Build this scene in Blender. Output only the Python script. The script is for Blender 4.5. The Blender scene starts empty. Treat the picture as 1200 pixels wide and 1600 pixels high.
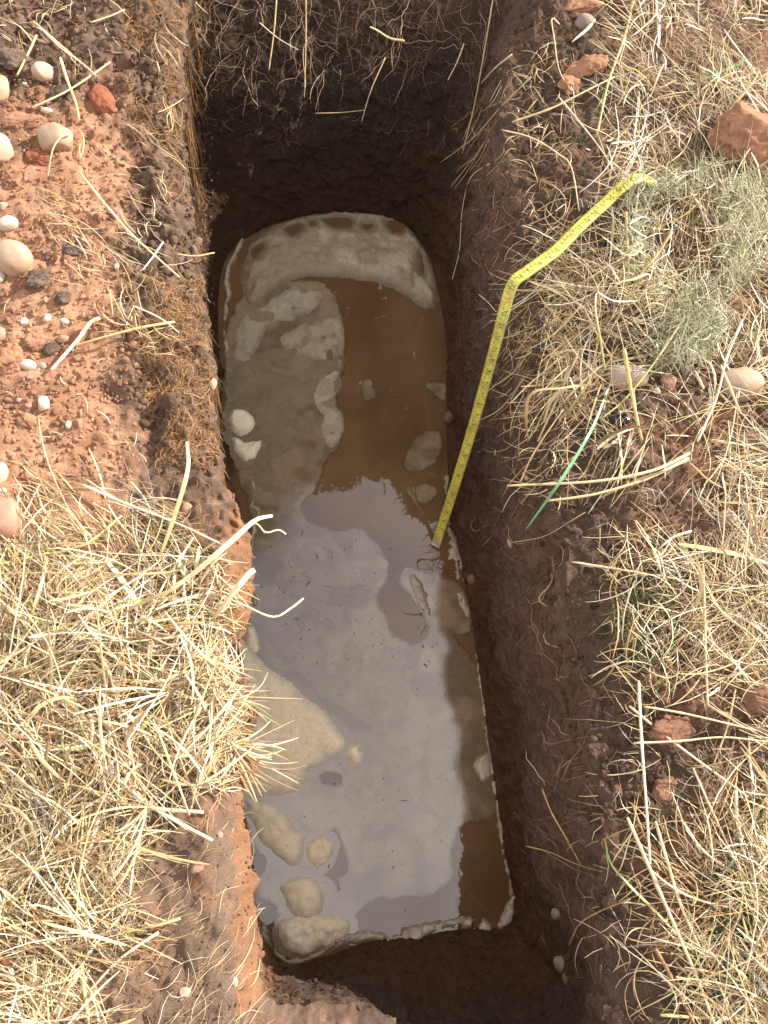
import bpy, math, random
import numpy as np
from mathutils import Vector, Matrix
from mathutils.bvhtree import BVHTree
random.seed(7); RNG = np.random.default_rng(11)
SC = bpy.context.scene; COL = SC.collection

# ------------------------------------------------------------------ camera
FPX = 1290.0; CX, CY = 600.0, 800.0; HCAM = 1.30
NAD = (385.0, 1270.0)                       # where straight down falls in the picture
n_ = Vector((CX - NAD[0], NAD[1] - CY, FPX)).normalized()
y_ = (Vector((0, 1, 0)) - n_ * n_.y).normalized()
x_ = y_.cross(n_)
RW = Matrix((x_, y_, n_))                   # camera axes -> world axes
cam_d = bpy.data.cameras.new('camera'); cam = bpy.data.objects.new('camera', cam_d); COL.objects.link(cam)
cam.matrix_world = Matrix.Translation((0, 0, HCAM)) @ RW.to_4x4()
cam_d.sensor_fit = 'VERTICAL'; cam_d.sensor_height = 36; cam_d.lens = FPX / 1600 * 36
cam_d.clip_start = 0.02; cam_d.clip_end = 500
SC.camera = cam
RWn = np.array(RW)

# ------------------------------------------------------------------ light
SUN_EL, SUN_AZ = math.radians(29), math.radians(27)     # azimuth from +x towards +y
sd = Vector((math.cos(SUN_EL) * math.cos(SUN_AZ), math.cos(SUN_EL) * math.sin(SUN_AZ), math.sin(SUN_EL)))
W = bpy.data.worlds.new('World'); SC.world = W; W.use_nodes = True
nt = W.node_tree; nt.nodes.clear()
sky = nt.nodes.new('ShaderNodeTexSky'); sky.sky_type = 'NISHITA'; sky.sun_disc = False
sky.sun_elevation = SUN_EL; sky.sun_rotation = math.pi / 2 - SUN_AZ
sky.air_density = 1.0; sky.dust_density = 2.0; sky.ozone_density = 1.0
tc = nt.nodes.new('ShaderNodeTexCoord'); cn = nt.nodes.new('ShaderNodeTexNoise')
cn.inputs['Scale'].default_value = 2.2; cn.inputs['Detail'].default_value = 6
cr = nt.nodes.new('ShaderNodeValToRGB'); cr.color_ramp.elements[0].position = .30; cr.color_ramp.elements[1].position = .55
cm = nt.nodes.new('ShaderNodeMix'); cm.data_type = 'RGBA'
bgn = nt.nodes.new('ShaderNodeBackground'); bgn.inputs[1].default_value = 0.10
wo = nt.nodes.new('ShaderNodeOutputWorld'); L = nt.links.new
L(tc.outputs['Generated'], cn.inputs['Vector']); L(cn.outputs['Fac'], cr.inputs[0]); L(cr.outputs[0], cm.inputs['Factor'])
L(sky.outputs[0], cm.inputs['A']); cm.inputs['B'].default_value = (7.9, 7.5, 7.4, 1)
L(cm.outputs['Result'], bgn.inputs[0]); L(bgn.outputs[0], wo.inputs[0])
sl = bpy.data.lights.new('sun', 'SUN'); sl.energy = 5.0; sl.angle = math.radians(0.5); sl.color = (1, .95, .86)
so = bpy.data.objects.new('sun', sl); COL.objects.link(so); so.rotation_euler = sd.to_track_quat('Z', 'Y').to_euler()
SC.view_settings.view_transform = 'Standard'; SC.view_settings.look = 'None'
SC.view_settings.exposure = 0.88; SC.view_settings.gamma = 1
SC.cycles.max_bounces = 6

# ------------------------------------------------------------------ helpers
ZW = -0.505                                  # water level
def P(px, py, z=0.0):
    """points at height z seen at photo pixel (px, py) -> (..., 3)"""
    px, py = np.broadcast_arrays(np.asarray(px, float), np.asarray(py, float))
    d = np.stack([(px - CX) / FPX, -(py - CY) / FPX, -np.ones_like(px)], -1) @ RWn.T
    t = (np.asarray(z) - HCAM) / d[..., 2]
    return d * t[..., None] + np.array([0, 0, HCAM])
def proj(p):
    q = (np.asarray(p) - np.array([0, 0, HCAM])) @ RWn
    return CX + FPX * q[..., 0] / -q[..., 2], CY - FPX * q[..., 1] / -q[..., 2]

def hsh(ix, iy, iz, s):
    h = (ix.astype(np.int64) * 374761393 + iy.astype(np.int64) * 668265263 + iz.astype(np.int64) * 2147483647 + s * 144269) & 0xffffffff
    h = ((h ^ (h >> 13)) * 1274126177) & 0xffffffff
    h = ((h ^ (h >> 16)) * 2246822519) & 0xffffffff
    return ((h ^ (h >> 15)) & 0xffffff) / float(0xffffff)
def noise(p, sc, seed=0):
    q = p / sc; i = np.floor(q).astype(np.int64); f = q - i; f = f * f * (3 - 2 * f)
    out = 0
    for dx in (0, 1):
        wx = f[..., 0] if dx else 1 - f[..., 0]
        for dy in (0, 1):
            wy = f[..., 1] if dy else 1 - f[..., 1]
            for dz in (0, 1):
                wz = f[..., 2] if dz else 1 - f[..., 2]
                out = out + wx * wy * wz * hsh(i[..., 0] + dx, i[..., 1] + dy, i[..., 2] + dz, seed)
    return out * 2 - 1
def fbm(p, sc, oct=3, seed=0, gain=.5):
    a, o, t = 1.0, 0, 0
    for k in range(oct):
        o = o + a * noise(p + 13.7 * k, sc, seed + k); t += a; a *= gain; sc *= .5
    return o / t
def sstep(a, b, x):
    t = np.clip((x - a) / (b - a), 0, 1); return t * t * (3 - 2 * t)
def lerp(a, b, t): return a + (b - a) * t
def blob(px, py, cx, cy, rx, ry, n=0, soft=.35):
    q = ((px - cx) / rx) ** 2 + ((py - cy) / ry) ** 2
    return 1 - sstep(1 - soft, 1 + soft, q + n)
def inpoly(px, py, poly):
    px = np.asarray(px, float); py = np.asarray(py, float); r = np.zeros(px.shape, bool)
    n = len(poly)
    for i in range(n):
        x0, y0 = poly[i]; x1, y1 = poly[(i + 1) % n]
        if y0 == y1: continue
        c = ((y0 > py) != (y1 > py)) & (px < (x1 - x0) * (py - y0) / (y1 - y0) + x0)
        r ^= c
    return r
def sdpoly(x, y, poly):
    """signed distance, positive inside"""
    d = np.full(x.shape, 1e9); n = len(poly)
    for i in range(n):
        ax, ay = poly[i]; bx, by = poly[(i + 1) % n]
        ex, ey = bx - ax, by - ay; wx, wy = x - ax, y - ay
        t = np.clip((wx * ex + wy * ey) / (ex * ex + ey * ey + 1e-12), 0, 1)
        d = np.minimum(d, np.hypot(wx - ex * t, wy - ey * t))
    return np.where(inpoly(x, y, poly), d, -d)
def spline(pts, n):
    """Catmull-Rom through pts, n samples evenly by arc length"""
    p = np.asarray(pts, float); q = np.vstack([2 * p[0] - p[1], p, 2 * p[-1] - p[-2]])
    out = []
    for i in range(len(p) - 1):
        t = np.linspace(0, 1, 24, endpoint=False)[:, None]; a, b, c, d = q[i:i + 4]
        out.append(.5 * (2 * b + (c - a) * t + (2 * a - 5 * b + 4 * c - d) * t ** 2 + (3 * b - a - 3 * c + d) * t ** 3))
    out.append(p[-1:]); c = np.vstack(out)
    s = np.r_[0, np.cumsum(np.linalg.norm(np.diff(c, axis=0), axis=1))]; u = np.linspace(0, s[-1], n)
    return np.stack([np.interp(u, s, c[:, k]) for k in range(c.shape[1])], 1)

def mesh_np(name, verts, faces, mat, cols=None, smooth=True, parent=None):
    """faces: (m,k) array"""
    me = bpy.data.meshes.new(name); verts = np.asarray(verts, np.float32); faces = np.asarray(faces, np.int32)
    me.vertices.add(len(verts)); me.vertices.foreach_set('co', verts.ravel())
    k = faces.shape[1]; me.loops.add(faces.size); me.loops.foreach_set('vertex_index', faces.ravel())
    me.polygons.add(len(faces)); me.polygons.foreach_set('loop_start', np.arange(0, faces.size, k, dtype=np.int32))
    me.polygons.foreach_set('loop_total', np.full(len(faces), k, np.int32))
    me.polygons.foreach_set('use_smooth', np.full(len(faces), smooth, bool))
    me.update(calc_edges=True)
    if cols is not None:
        ca = me.color_attributes.new('Col', 'FLOAT_COLOR', 'POINT')
        c4 = np.ones((len(verts), 4), np.float32); c4[:, :3] = cols; ca.data.foreach_set('color', c4.ravel())
    me.materials.append(mat)
    o = bpy.data.objects.new(name, me); COL.objects.link(o)
    if parent: o.parent = parent
    return o
def tag(o, label=None, cat=None, group=None, kind=None):
    if label: o['label'] = label
    if cat: o['category'] = cat
    if group: o['group'] = group
    if kind: o['kind'] = kind
    return o

# ------------------------------------------------------------------ materials
def new_mat(name):
    m = bpy.data.materials.new(name); m.use_nodes = True; t = m.node_tree
    return m, t, t.nodes['Principled BSDF']
def nd(t, kind, **kw):
    n = t.nodes.new(kind)
    for k, v in kw.items():
        if k in n.inputs: n.inputs[k].default_value = v
        else: setattr(n, k, v)
    return n
def grain_mat(name, rough=.95, fine=1400., bump=.0012, coarse=260., var=.45, base=None, spec=.15, speck=None):
    """earthy / stony surface: attribute (or fixed) colour broken by two scales of noise, bumped"""
    m, t, b = new_mat(name); lk = t.links.new
    g = nd(t, 'ShaderNodeNewGeometry') if base is None else nd(t, 'ShaderNodeTexCoord')
    src = g.outputs['Position'] if base is None else g.outputs['Object']
    n1 = nd(t, 'ShaderNodeTexNoise', Scale=coarse, Detail=5., Roughness=.65); lk(src, n1.inputs['Vector'])
    n2 = nd(t, 'ShaderNodeTexNoise', Scale=fine, Detail=3., Roughness=.7); lk(src, n2.inputs['Vector'])
    ad = nd(t, 'ShaderNodeMath', operation='ADD'); lk(n1.outputs['Fac'], ad.inputs[0]); lk(n2.outputs['Fac'], ad.inputs[1])
    mr = nd(t, 'ShaderNodeMapRange'); mr.inputs['From Min'].default_value = .6; mr.inputs['From Max'].default_value = 1.4
    mr.inputs['To Min'].default_value = 1 - var; mr.inputs['To Max'].default_value = 1 + var; lk(ad.outputs[0], mr.inputs['Value'])
    mx = nd(t, 'ShaderNodeVectorMath', operation='SCALE')
    if base is None:
        a = nd(t, 'ShaderNodeAttribute', attribute_name='Col'); lk(a.outputs['Color'], mx.inputs[0])
    elif speck is None: mx.inputs[0].default_value = base
    else:
        n3 = nd(t, 'ShaderNodeTexNoise', Scale=coarse * .35, Detail=4.); lk(src, n3.inputs['Vector'])
        rp = nd(t, 'ShaderNodeValToRGB'); rp.color_ramp.elements[0].position = .38; rp.color_ramp.elements[1].position = .62
        rp.color_ramp.elements[0].color = (*base, 1); rp.color_ramp.elements[1].color = (*speck, 1)
        lk(n3.outputs['Fac'], rp.inputs[0]); lk(rp.outputs[0], mx.inputs[0])
    lk(mr.outputs[0], mx.inputs['Scale']); lk(mx.outputs[0], b.inputs['Base Color'])
    bp = nd(t, 'ShaderNodeBump', Strength=1., Distance=bump); lk(ad.outputs[0], bp.inputs['Height']); lk(bp.outputs[0], b.inputs['Normal'])
    b.inputs['Roughness'].default_value = rough; b.inputs['Specular IOR Level'].default_value = spec
    return m
def fibre_mat(name, rough=.5, trans=0.0, spec=.35):
    m, t, b = new_mat(name); lk = t.links.new
    a = nd(t, 'ShaderNodeAttribute', attribute_name='Col')
    g = nd(t, 'ShaderNodeNewGeometry'); n1 = nd(t, 'ShaderNodeTexNoise', Scale=180., Detail=3.); lk(g.outputs['Position'], n1.inputs['Vector'])
    mr = nd(t, 'ShaderNodeMapRange'); mr.inputs['To Min'].default_value = .68; mr.inputs['To Max'].default_value = 1.3; lk(n1.outputs['Fac'], mr.inputs['Value'])
    mx = nd(t, 'ShaderNodeVectorMath', operation='SCALE'); lk(a.outputs['Color'], mx.inputs[0]); lk(mr.outputs[0], mx.inputs['Scale'])
    lk(mx.outputs[0], b.inputs['Base Color']); b.inputs['Roughness'].default_value = rough; b.inputs['Specular IOR Level'].default_value = spec
    return m
M_soil = grain_mat('soil', var=.42, fine=1100., coarse=300., bump=.0032)
M_straw = fibre_mat('dry_straw', .42, spec=.45)
M_root = fibre_mat('fine_root', .7)
M_moss = fibre_mat('moss', .7)

# ------------------------------------------------------------------ pit outline (measured on the photograph at ground and water level)
rim_L = [(415, 1556), (398, 1470), (390, 1380), (375, 1280), (376, 1180), (384, 1090), (362, 1010), (376, 955), (390, 880), (378, 820), (345, 745), (335, 640), (332, 540), (320, 430), (303, 330), (290, 200), (290, 80), (300, -20)]
rim_F = [(300, -20), (330, -52), (430, -60), (560, -62), (680, -55), (760, -40), (792, -5)]
rim_R = [(792, -5), (790, 80), (785, 180), (800, 290), (822, 400), (838, 500), (850, 620), (862, 760), (885, 900), (905, 1020), (925, 1150), (940, 1300), (948, 1430), (945, 1560)]
rim_N = [(945, 1560), (915, 1650), (820, 1680), (720, 1655), (630, 1610), (570, 1576), (510, 1570), (455, 1574), (415, 1556)]
bot_L = [(402, 1462), (392, 1400), (384, 1300), (372, 1200), (374, 1100), (372, 1000), (380, 900), (380, 820), (362, 740), (346, 660), (344, 560), (342, 480), (352, 410), (382, 374)]
bot_F = [(382, 374), (430, 350), (500, 334), (570, 336), (630, 350), (670, 400)]
bot_R = [(670, 400), (688, 470), (699, 560), (698, 700), (708, 800), (728, 920), (747, 1040), (766, 1180), (784, 1300), (803, 1395)]
bot_N = [(803, 1395), (792, 1445), (730, 1450), (650, 1462), (580, 1470), (520, 1492), (460, 1512), (425, 1500), (402, 1462)]
NS = (460, 190, 470, 240)
def loop(segs, z):
    return np.vstack([spline(P(*np.array(s, float).T, z)[:, :2], n + 1)[:-1] for s, n in zip(segs, NS)])
RIMZ = -0.045
rim = loop((rim_L, rim_F, rim_R, rim_N), RIMZ); bot = loop((bot_L, bot_F, bot_R, bot_N), ZW)
NU = len(rim)
_rn = np.c_[rim, np.zeros(NU)]
def csmooth(a, w):
    k = np.exp(-.5 * (np.arange(-3 * w, 3 * w + 1) / w) ** 2); k /= k.sum(); idx = (np.arange(NU)[:, None] + np.arange(-3 * w, 3 * w + 1)[None]) % NU
    return (a[idx] * k[None, :, None]).sum(1)
rs = csmooth(rim, 45); tg = np.roll(rs, -6, 0) - np.roll(rs, 6, 0); tg /= np.linalg.norm(tg, axis=1)[:, None]
outd = np.stack([-tg[:, 1], tg[:, 0]], 1)
ctr = rim.mean(0)
if ((outd * (rs - ctr)).sum(1) < 0).mean() > .5: outd = -outd
outd = csmooth(outd, 25); outd /= np.linalg.norm(outd, axis=1)[:, None]
side = np.repeat([0, 1, 2, 3], NS)
def sidew(k, w=22): return csmooth((side == k).astype(float)[:, None] * np.ones((1, 2)), w)[:, 0]
wL, wF, wR, wN = (sidew(k) for k in range(4))
rim = rim + outd * (fbm(_rn, .07, 3, 301) * .013 + fbm(_rn, .02, 2, 302) * .007)[:, None] * (1 + .6 * wR)[:, None]

# wall
NV = 200
rpx, rpy = proj(np.c_[rim, np.full(NU, RIMZ)])
upper = (1 - sstep(690, 760, rpy)) * wL
s = np.linspace(0, 1, NV)[:, None]                      # 0 = water, 1 = rim
zz = lerp(ZW, RIMZ, s) * np.ones((1, NU))
prof = (1 - (1 - s) ** 2.4) * (1 - wL - wR - wF) + wL * lerp(s ** 1.6, 1 - (1 - s) ** 2.6, upper) + wR * (.9 * s + .1 * s ** 6) + wF * (.55 * s + .45 * s ** 3)
wall = np.zeros((NV, NU, 3))
wall[..., :2] = bot[None] + (rim - bot)[None] * prof[..., None]; wall[..., 2] = zz
wall_bulge = fbm(wall, .16, 3, 5) * .020 + fbm(wall * np.array([1, 1, 1.6]), .05, 3, 9) * .011
rid = 1 - np.abs(fbm(wall, .028, 2, 21)) * 2
fine = -np.clip(rid - .55, 0, 1) * .012 + fbm(wall, .011, 3, 33) * .0045
soften = np.minimum(sstep(0, .06, s), 1 - .6 * sstep(.95, 1, s))
rclod = np.clip(fbm(wall, .035, 3, 23), 0, 1) * .016
disp = ((wall_bulge * (1 + .4 * wR) - rclod) * soften * (1 - .6 * wN) + fine * np.minimum(sstep(0, .03, s) + .2, 1))
under = np.exp(-((s - .45) / .3) ** 2) * wL * .022 + sstep(0, .35, s) * (1 - sstep(.93, .99, s)) * upper * .058 + np.exp(-((s - .6) / .28) ** 2) * wN * .030   # hollow below the turf edge on the left
wall[..., :2] += outd[None] * (disp + under)[..., None]
wall[..., 2] += fbm(wall, .02, 2, 44) * .004 * soften
# skirt under the water
sk = []
for dz in (.03, .10): 
    r = wall[0].copy(); r[:, :2] -= outd * dz * .4; r[:, 2] = ZW - dz; sk.append(r)
wall = np.concatenate([np.stack(sk[::-1]), wall], 0)
NVt = wall.shape[0]

# ground
off = [0]
stp = .0030
while off[-1] < .80: off.append(off[-1] + stp); stp = min(stp * 1.006, .0062)
far_off = [.9, 1.05, 1.3, 1.7, 2.3, 3.2, 4.5, 7, 12, 20, 35, 60, 100]
off = np.array(off + far_off)[:, None]; NG = len(off)
grd = np.zeros((NG, NU, 3)); grd[..., :2] = rim[None] + outd[None] * off[..., None]
rad = lerp(.06, .13, wR) + .02 * wL + .0 * wN                           # how far the broken edge slopes
rr = rad * (1 + .35 * noise(np.c_[rs, np.zeros(NU)], .12, 77))
lip = np.minimum(off / rr[None], 1)
base = RIMZ * (1 - lip) ** lerp(1.7, 1.35, wR)[None]
fl = np.zeros((NG, NU, 3)); fl[..., :2] = grd[..., :2]
near = 1 - sstep(1.2, 3, off)
hgt = fbm(fl, .22, 2, 3) * .018 + fbm(fl, .055, 3, 12) * .011
rough_g = fbm(fl, .016, 3, 55) * .0075 + fbm(fl, .0065, 2, 66) * .0042 + np.clip(fbm(fl, .028, 3, 57) - .15, 0, 1) * .018
crack = -np.clip(1 - np.abs(fbm(fl, .030, 3, 71)) * 6, 0, 1) * .006 * sstep(-.1, .3, fbm(fl, .12, 2, 72))
rough_g = rough_g * (1 - .6 * blob(*proj(fl)[:2], 90, 560, 190, 330, 0, .5) * (1 - .5 * sstep(.2, .5, fbm(fl, .04, 2, 160))))
rough_g = rough_g * (1 - .6 * blob(*proj(fl)[:2], 290, 1500, 120, 230, 0, .4))
lump_ = (1 - .8 * blob(*proj(fl)[:2], 330, 1450, 130, 260, 0, .4)) * (1 - sstep(.08, .20, off)) * sstep(0, .02, off) * (wL + .6 * wR + .5 * wF)[None] * (np.abs(fbm(fl, .034, 3, 58)) * .030 - .010 - np.clip(.35 - np.abs(fbm(fl, .05, 2, 59)) * 4, 0, 1) * .012)
grd[..., 2] = base + lump_ + (hgt * sstep(0, .05, off) + rough_g + crack) * near
grd[0] = wall[-1]
for k in range(1, 7):                                   # blend the displaced wall top into the ground
    w = 1 - k / 7; d = (wall[-1] - np.c_[rim, np.full(NU, RIMZ)])
    grd[k] += d * w
GPX, GPY = proj(grd)
# a hollow under the fringe of the turf, left of the pit, as in the photograph
def dent(cx, cy, rx, ry, depth):
    c = P(cx, cy, 0.); k = FPX / 1.45
    q = ((grd[..., 0] - c[0]) * k / rx) ** 2 + ((grd[..., 1] - c[1]) * k / ry) ** 2
    grd[..., 2] -= depth * np.exp(-q * (1 + .4 * noise(fl, .02, 90)))
dent(235, 640, 22, 75, .028); dent(175, 610, 30, 30, .014); dent(215, 250, 20, 50, .02); dent(225, 310, 16, 40, .018); dent(240, 1370, 45, 30, .012)
dent(1000, 470, 60, 60, -.018); dent(120, 980, 130, 90, -.016); dent(1010, 740, 60, 35, -.008); dent(60, 1180, 90, 60, -.012)
dent(1140, 120, 120, 90, -.012); dent(180, 1500, 60, 40, .006)

# ------------------------------------------------------------------ soil colours (the earth's own tones; wall tones also carry painted light and shade)
red = np.array([.64, .355, .215]); redd = np.array([.47, .245, .145]); brown = np.array([.150, .098, .070]); tanb = np.array([.245, .163, .115])
dark = np.array([.088, .058, .043]); orange = np.array([.38, .195, .105]); humus = np.array([.085, .060, .045]); rootbrown = np.array([.20, .125, .065])
def soil_colour(p, px, py, n1, n2, n3):
    c = lerp(redd, red, sstep(-.3, .4, n2)[..., None]) * np.ones(p.shape)
    m = np.zeros(px.shape)
    # brown turfy earth, upper left corner and all along the cut edge
    top = 1 - sstep(150, 250, py + px * .55 + n1 * 90)
    edge = sstep(-70, 10, px - (200 + .05 * py) + n1 * 60) * (px < 560)
    m = np.maximum(top * (px < 560), edge)
    c = lerp(c, lerp(brown, tanb, sstep(-.2, .6, n3)[..., None]), (m * .92)[..., None])
    # bare tan earth lower left
    bl = blob(px, py, 300, 1560, 190, 330, n1 * .5) * (px < 560)
    c = lerp(c, lerp(tanb, redd, sstep(.1, .8, n2)[..., None]) * 1.05, (bl * .85)[..., None])
    # right side: brown near the edge, reddish under the straw
    rt = px > 560
    cr_ = lerp(brown, redd * .62, sstep(-.2, .7, n1 + (px - 1010) / 260)[..., None])
    c = np.where(rt[..., None], cr_, c)
    return c * (1 + .22 * n3[..., None])
n1, n2, n3 = fbm(fl, .07, 3, 101), fbm(fl, .03, 3, 102), fbm(fl, .012, 3, 103)
gcol = soil_colour(grd, GPX, GPY, n1, n2, n3)
# scattered dark crumbly humus in the upper left
hm = sstep(.25, .5, fbm(fl, .035, 3, 140)) * (GPX < 330) * (GPY < 1000)
gcol = lerp(gcol, humus, (hm * .38)[..., None])
mo = sstep(.05, .4, fbm(fl, .05, 3, 150)) * np.maximum(blob(GPX, GPY, 1010, 950, 80, 130), blob(GPX, GPY, 1140, 1430, 80, 180))
gcol = lerp(gcol, np.array([.06, .085, .025]), (mo * .6)[..., None])
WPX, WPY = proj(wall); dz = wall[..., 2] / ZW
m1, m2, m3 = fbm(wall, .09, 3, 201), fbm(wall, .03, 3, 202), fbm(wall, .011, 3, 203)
wcol = lerp(brown * (1 + .25 * wR)[None, :, None], dark, sstep(.05 + .2 * wR, .45 + .4 * wR, dz + m1 * .15)[..., None])  # right wall lighter: the light its slope catches is put into the colour
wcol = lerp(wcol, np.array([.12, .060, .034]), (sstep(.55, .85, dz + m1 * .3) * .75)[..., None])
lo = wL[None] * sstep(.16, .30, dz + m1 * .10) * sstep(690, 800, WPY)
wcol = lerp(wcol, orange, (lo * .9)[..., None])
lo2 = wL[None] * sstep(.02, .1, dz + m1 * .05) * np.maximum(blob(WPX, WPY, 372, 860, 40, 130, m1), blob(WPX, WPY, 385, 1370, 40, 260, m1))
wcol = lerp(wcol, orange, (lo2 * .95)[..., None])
wcol = wcol * (1 - .42 * upper - .48 * wF)[None, :, None]  # shade of the far and upper left walls painted into their colour
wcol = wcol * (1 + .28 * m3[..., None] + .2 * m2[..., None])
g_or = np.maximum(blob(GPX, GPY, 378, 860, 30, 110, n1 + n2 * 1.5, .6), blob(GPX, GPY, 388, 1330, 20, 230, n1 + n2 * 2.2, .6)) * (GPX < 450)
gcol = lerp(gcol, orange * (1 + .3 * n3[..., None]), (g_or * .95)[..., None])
def grid_faces(nv, nu):
    i = np.arange(nv - 1)[:, None] * nu; j = np.arange(nu)[None]; j2 = (j + 1) % nu
    return np.stack([i + j, i + j2, i + nu + j2, i + nu + j], -1).reshape(-1, 4)
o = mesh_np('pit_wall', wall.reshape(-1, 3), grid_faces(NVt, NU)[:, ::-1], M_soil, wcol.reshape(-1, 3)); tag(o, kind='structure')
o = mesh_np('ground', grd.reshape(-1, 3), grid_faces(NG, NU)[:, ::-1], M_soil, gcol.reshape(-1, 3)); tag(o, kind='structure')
# soft copy for resting things on
gs = np.concatenate([wall[::4, ::3], grd[1:-8:2, ::3]], 0); nu3 = gs.shape[1]
BV = BVHTree.FromPolygons([tuple(v) for v in gs.reshape(-1, 3).tolist()], grid_faces(gs.shape[0], nu3).tolist())
def zat(x, y, top=.3):
    h = BV.ray_cast(Vector((x, y, top)), Vector((0, 0, -1)))
    return h[0].z if h[0] is not None and h[0].z > ZW else ZW
CAMV = Vector((0, 0, HCAM))
def hit(px, py):
    """where the sight line through a photo pixel meets the earth: (point, normal)"""
    d = Vector(P(px, py, -.3)) - CAMV; d.normalize(); h = BV.ray_cast(CAMV, d)
    if h[0] is None or h[0].z < ZW: return Vector(P(px, py, ZW)), Vector((0, 0, 1))
    nrm = h[1]
    if nrm.dot(d) > 0: nrm = -nrm
    return h[0], nrm

# ------------------------------------------------------------------ water
m, t, b = new_mat('muddy_water'); lk = t.links.new
g = nd(t, 'ShaderNodeNewGeometry'); n1_ = nd(t, 'ShaderNodeTexNoise', Scale=7., Detail=4.); lk(g.outputs['Position'], n1_.inputs['Vector'])
rp = nd(t, 'ShaderNodeValToRGB'); rp.color_ramp.elements[0].position = .35; rp.color_ramp.elements[1].position = .7
rp.color_ramp.elements[0].color = (.14, .078, .036, 1); rp.color_ramp.elements[1].color = (.20, .118, .058, 1)
lk(n1_.outputs['Fac'], rp.inputs[0]); lk(rp.outputs[0], b.inputs['Base Color'])
b.inputs['Roughness'].default_value = .02; b.inputs['IOR'].default_value = 2.0
n2_ = nd(t, 'ShaderNodeTexNoise', Scale=14., Detail=2.); lk(g.outputs['Position'], n2_.inputs['Vector'])
bp = nd(t, 'ShaderNodeBump', Strength=.12, Distance=.002); lk(n2_.outputs['Fac'], bp.inputs['Height']); lk(bp.outputs[0], b.inputs['Normal'])
M_water = m
wx0, wy0 = bot.min(0) - .03; wx1, wy1 = bot.max(0) + .03
gx, gy = np.meshgrid(np.linspace(wx0, wx1, 30), np.linspace(wy0, wy1, 70), indexing='ij')
ii = np.arange(29)[:, None] * 70 + np.arange(69)[None]
tag(mesh_np('water', np.stack([gx, gy, np.full_like(gx, ZW)], -1).reshape(-1, 3), np.stack([ii, ii + 70, ii + 71, ii + 1], -1).reshape(-1, 4), M_water), kind='structure')

# ------------------------------------------------------------------ scum and foam on the water
def foam_mat(name, ca, cb, rough, scale=30., bump=.001, spec=.5, dots=True):
    m, t, b = new_mat(name); lk = t.links.new
    g = nd(t, 'ShaderNodeNewGeometry'); a = nd(t, 'ShaderNodeTexNoise', Scale=scale, Detail=5., Roughness=.6, Distortion=.6); lk(g.outputs['Position'], a.inputs['Vector'])
    rp = nd(t, 'ShaderNodeValToRGB'); rp.color_ramp.elements[0].position = .32; rp.color_ramp.elements[1].position = .68
    rp.color_ramp.elements[0].color = (*ca, 1); rp.color_ramp.elements[1].color = (*cb, 1); lk(a.outputs['Fac'], rp.inputs[0])
    src = rp.outputs[0]
    if dots:
        v = nd(t, 'ShaderNodeTexNoise', Scale=420., Detail=1.); lk(g.outputs['Position'], v.inputs['Vector'])
        dr = nd(t, 'ShaderNodeValToRGB'); dr.color_ramp.elements[0].position = .26; dr.color_ramp.elements[1].position = .33
        dr.color_ramp.elements[0].color = (.45, .4, .33, 1); dr.color_ramp.elements[1].color = (1, 1, 1, 1); lk(v.outputs['Fac'], dr.inputs[0])
        mm = nd(t, 'ShaderNodeMix', data_type='RGBA', blend_type='MULTIPLY'); mm.inputs['Factor'].default_value = 1
        lk(src, mm.inputs['A']); lk(dr.outputs[0], mm.inputs['B']); src = mm.outputs['Result']
    lk(src, b.inputs['Base Color'])
    f = nd(t, 'ShaderNodeTexNoise', Scale=900., Detail=3.); lk(g.outputs['Position'], f.inputs['Vector'])
    bp = nd(t, 'ShaderNodeBump', Strength=.6, Distance=bump); lk(f.outputs['Fac'], bp.inputs['Height']); lk(bp.outputs[0], b.inputs['Normal'])
    b.inputs['Roughness'].default_value = rough; b.inputs['Specular IOR Level'].default_value = spec
    return m
def foam_col_mat(name, rough, ior, bump=.0007):
    m, t, b = new_mat(name); lk = t.links.new; g = nd(t, 'ShaderNodeNewGeometry'); at = nd(t, 'ShaderNodeAttribute', attribute_name='Col')
    a = nd(t, 'ShaderNodeTexNoise', Scale=55., Detail=7., Roughness=.7, Distortion=.5); lk(g.outputs['Position'], a.inputs['Vector'])
    mr = nd(t, 'ShaderNodeMapRange'); mr.inputs['From Min'].default_value = .3; mr.inputs['From Max'].default_value = .7; mr.inputs['To Min'].default_value = .84; mr.inputs['To Max'].default_value = 1.12; lk(a.outputs['Fac'], mr.inputs['Value'])
    v = nd(t, 'ShaderNodeTexNoise', Scale=380., Detail=1.); lk(g.outputs['Position'], v.inputs['Vector'])
    dr = nd(t, 'ShaderNodeMapRange'); dr.inputs['From Min'].default_value = .27; dr.inputs['From Max'].default_value = .33; dr.inputs['To Min'].default_value = .45; lk(v.outputs['Fac'], dr.inputs['Value'])
    mu = nd(t, 'ShaderNodeMath', operation='MULTIPLY'); lk(mr.outputs[0], mu.inputs[0]); lk(dr.outputs[0], mu.inputs[1])
    sc = nd(t, 'ShaderNodeVectorMath', operation='SCALE'); lk(at.outputs['Color'], sc.inputs[0]); lk(mu.outputs[0], sc.inputs['Scale']); lk(sc.outputs[0], b.inputs['Base Color'])
    f = nd(t, 'ShaderNodeTexNoise', Scale=700., Detail=4.); lk(g.outputs['Position'], f.inputs['Vector'])
    bp = nd(t, 'ShaderNodeBump', Strength=.6, Distance=bump); lk(f.outputs['Fac'], bp.inputs['Height']); lk(bp.outputs[0], b.inputs['Normal'])
    b.inputs['Roughness'].default_value = rough; b.inputs['IOR'].default_value = ior; return m
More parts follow.
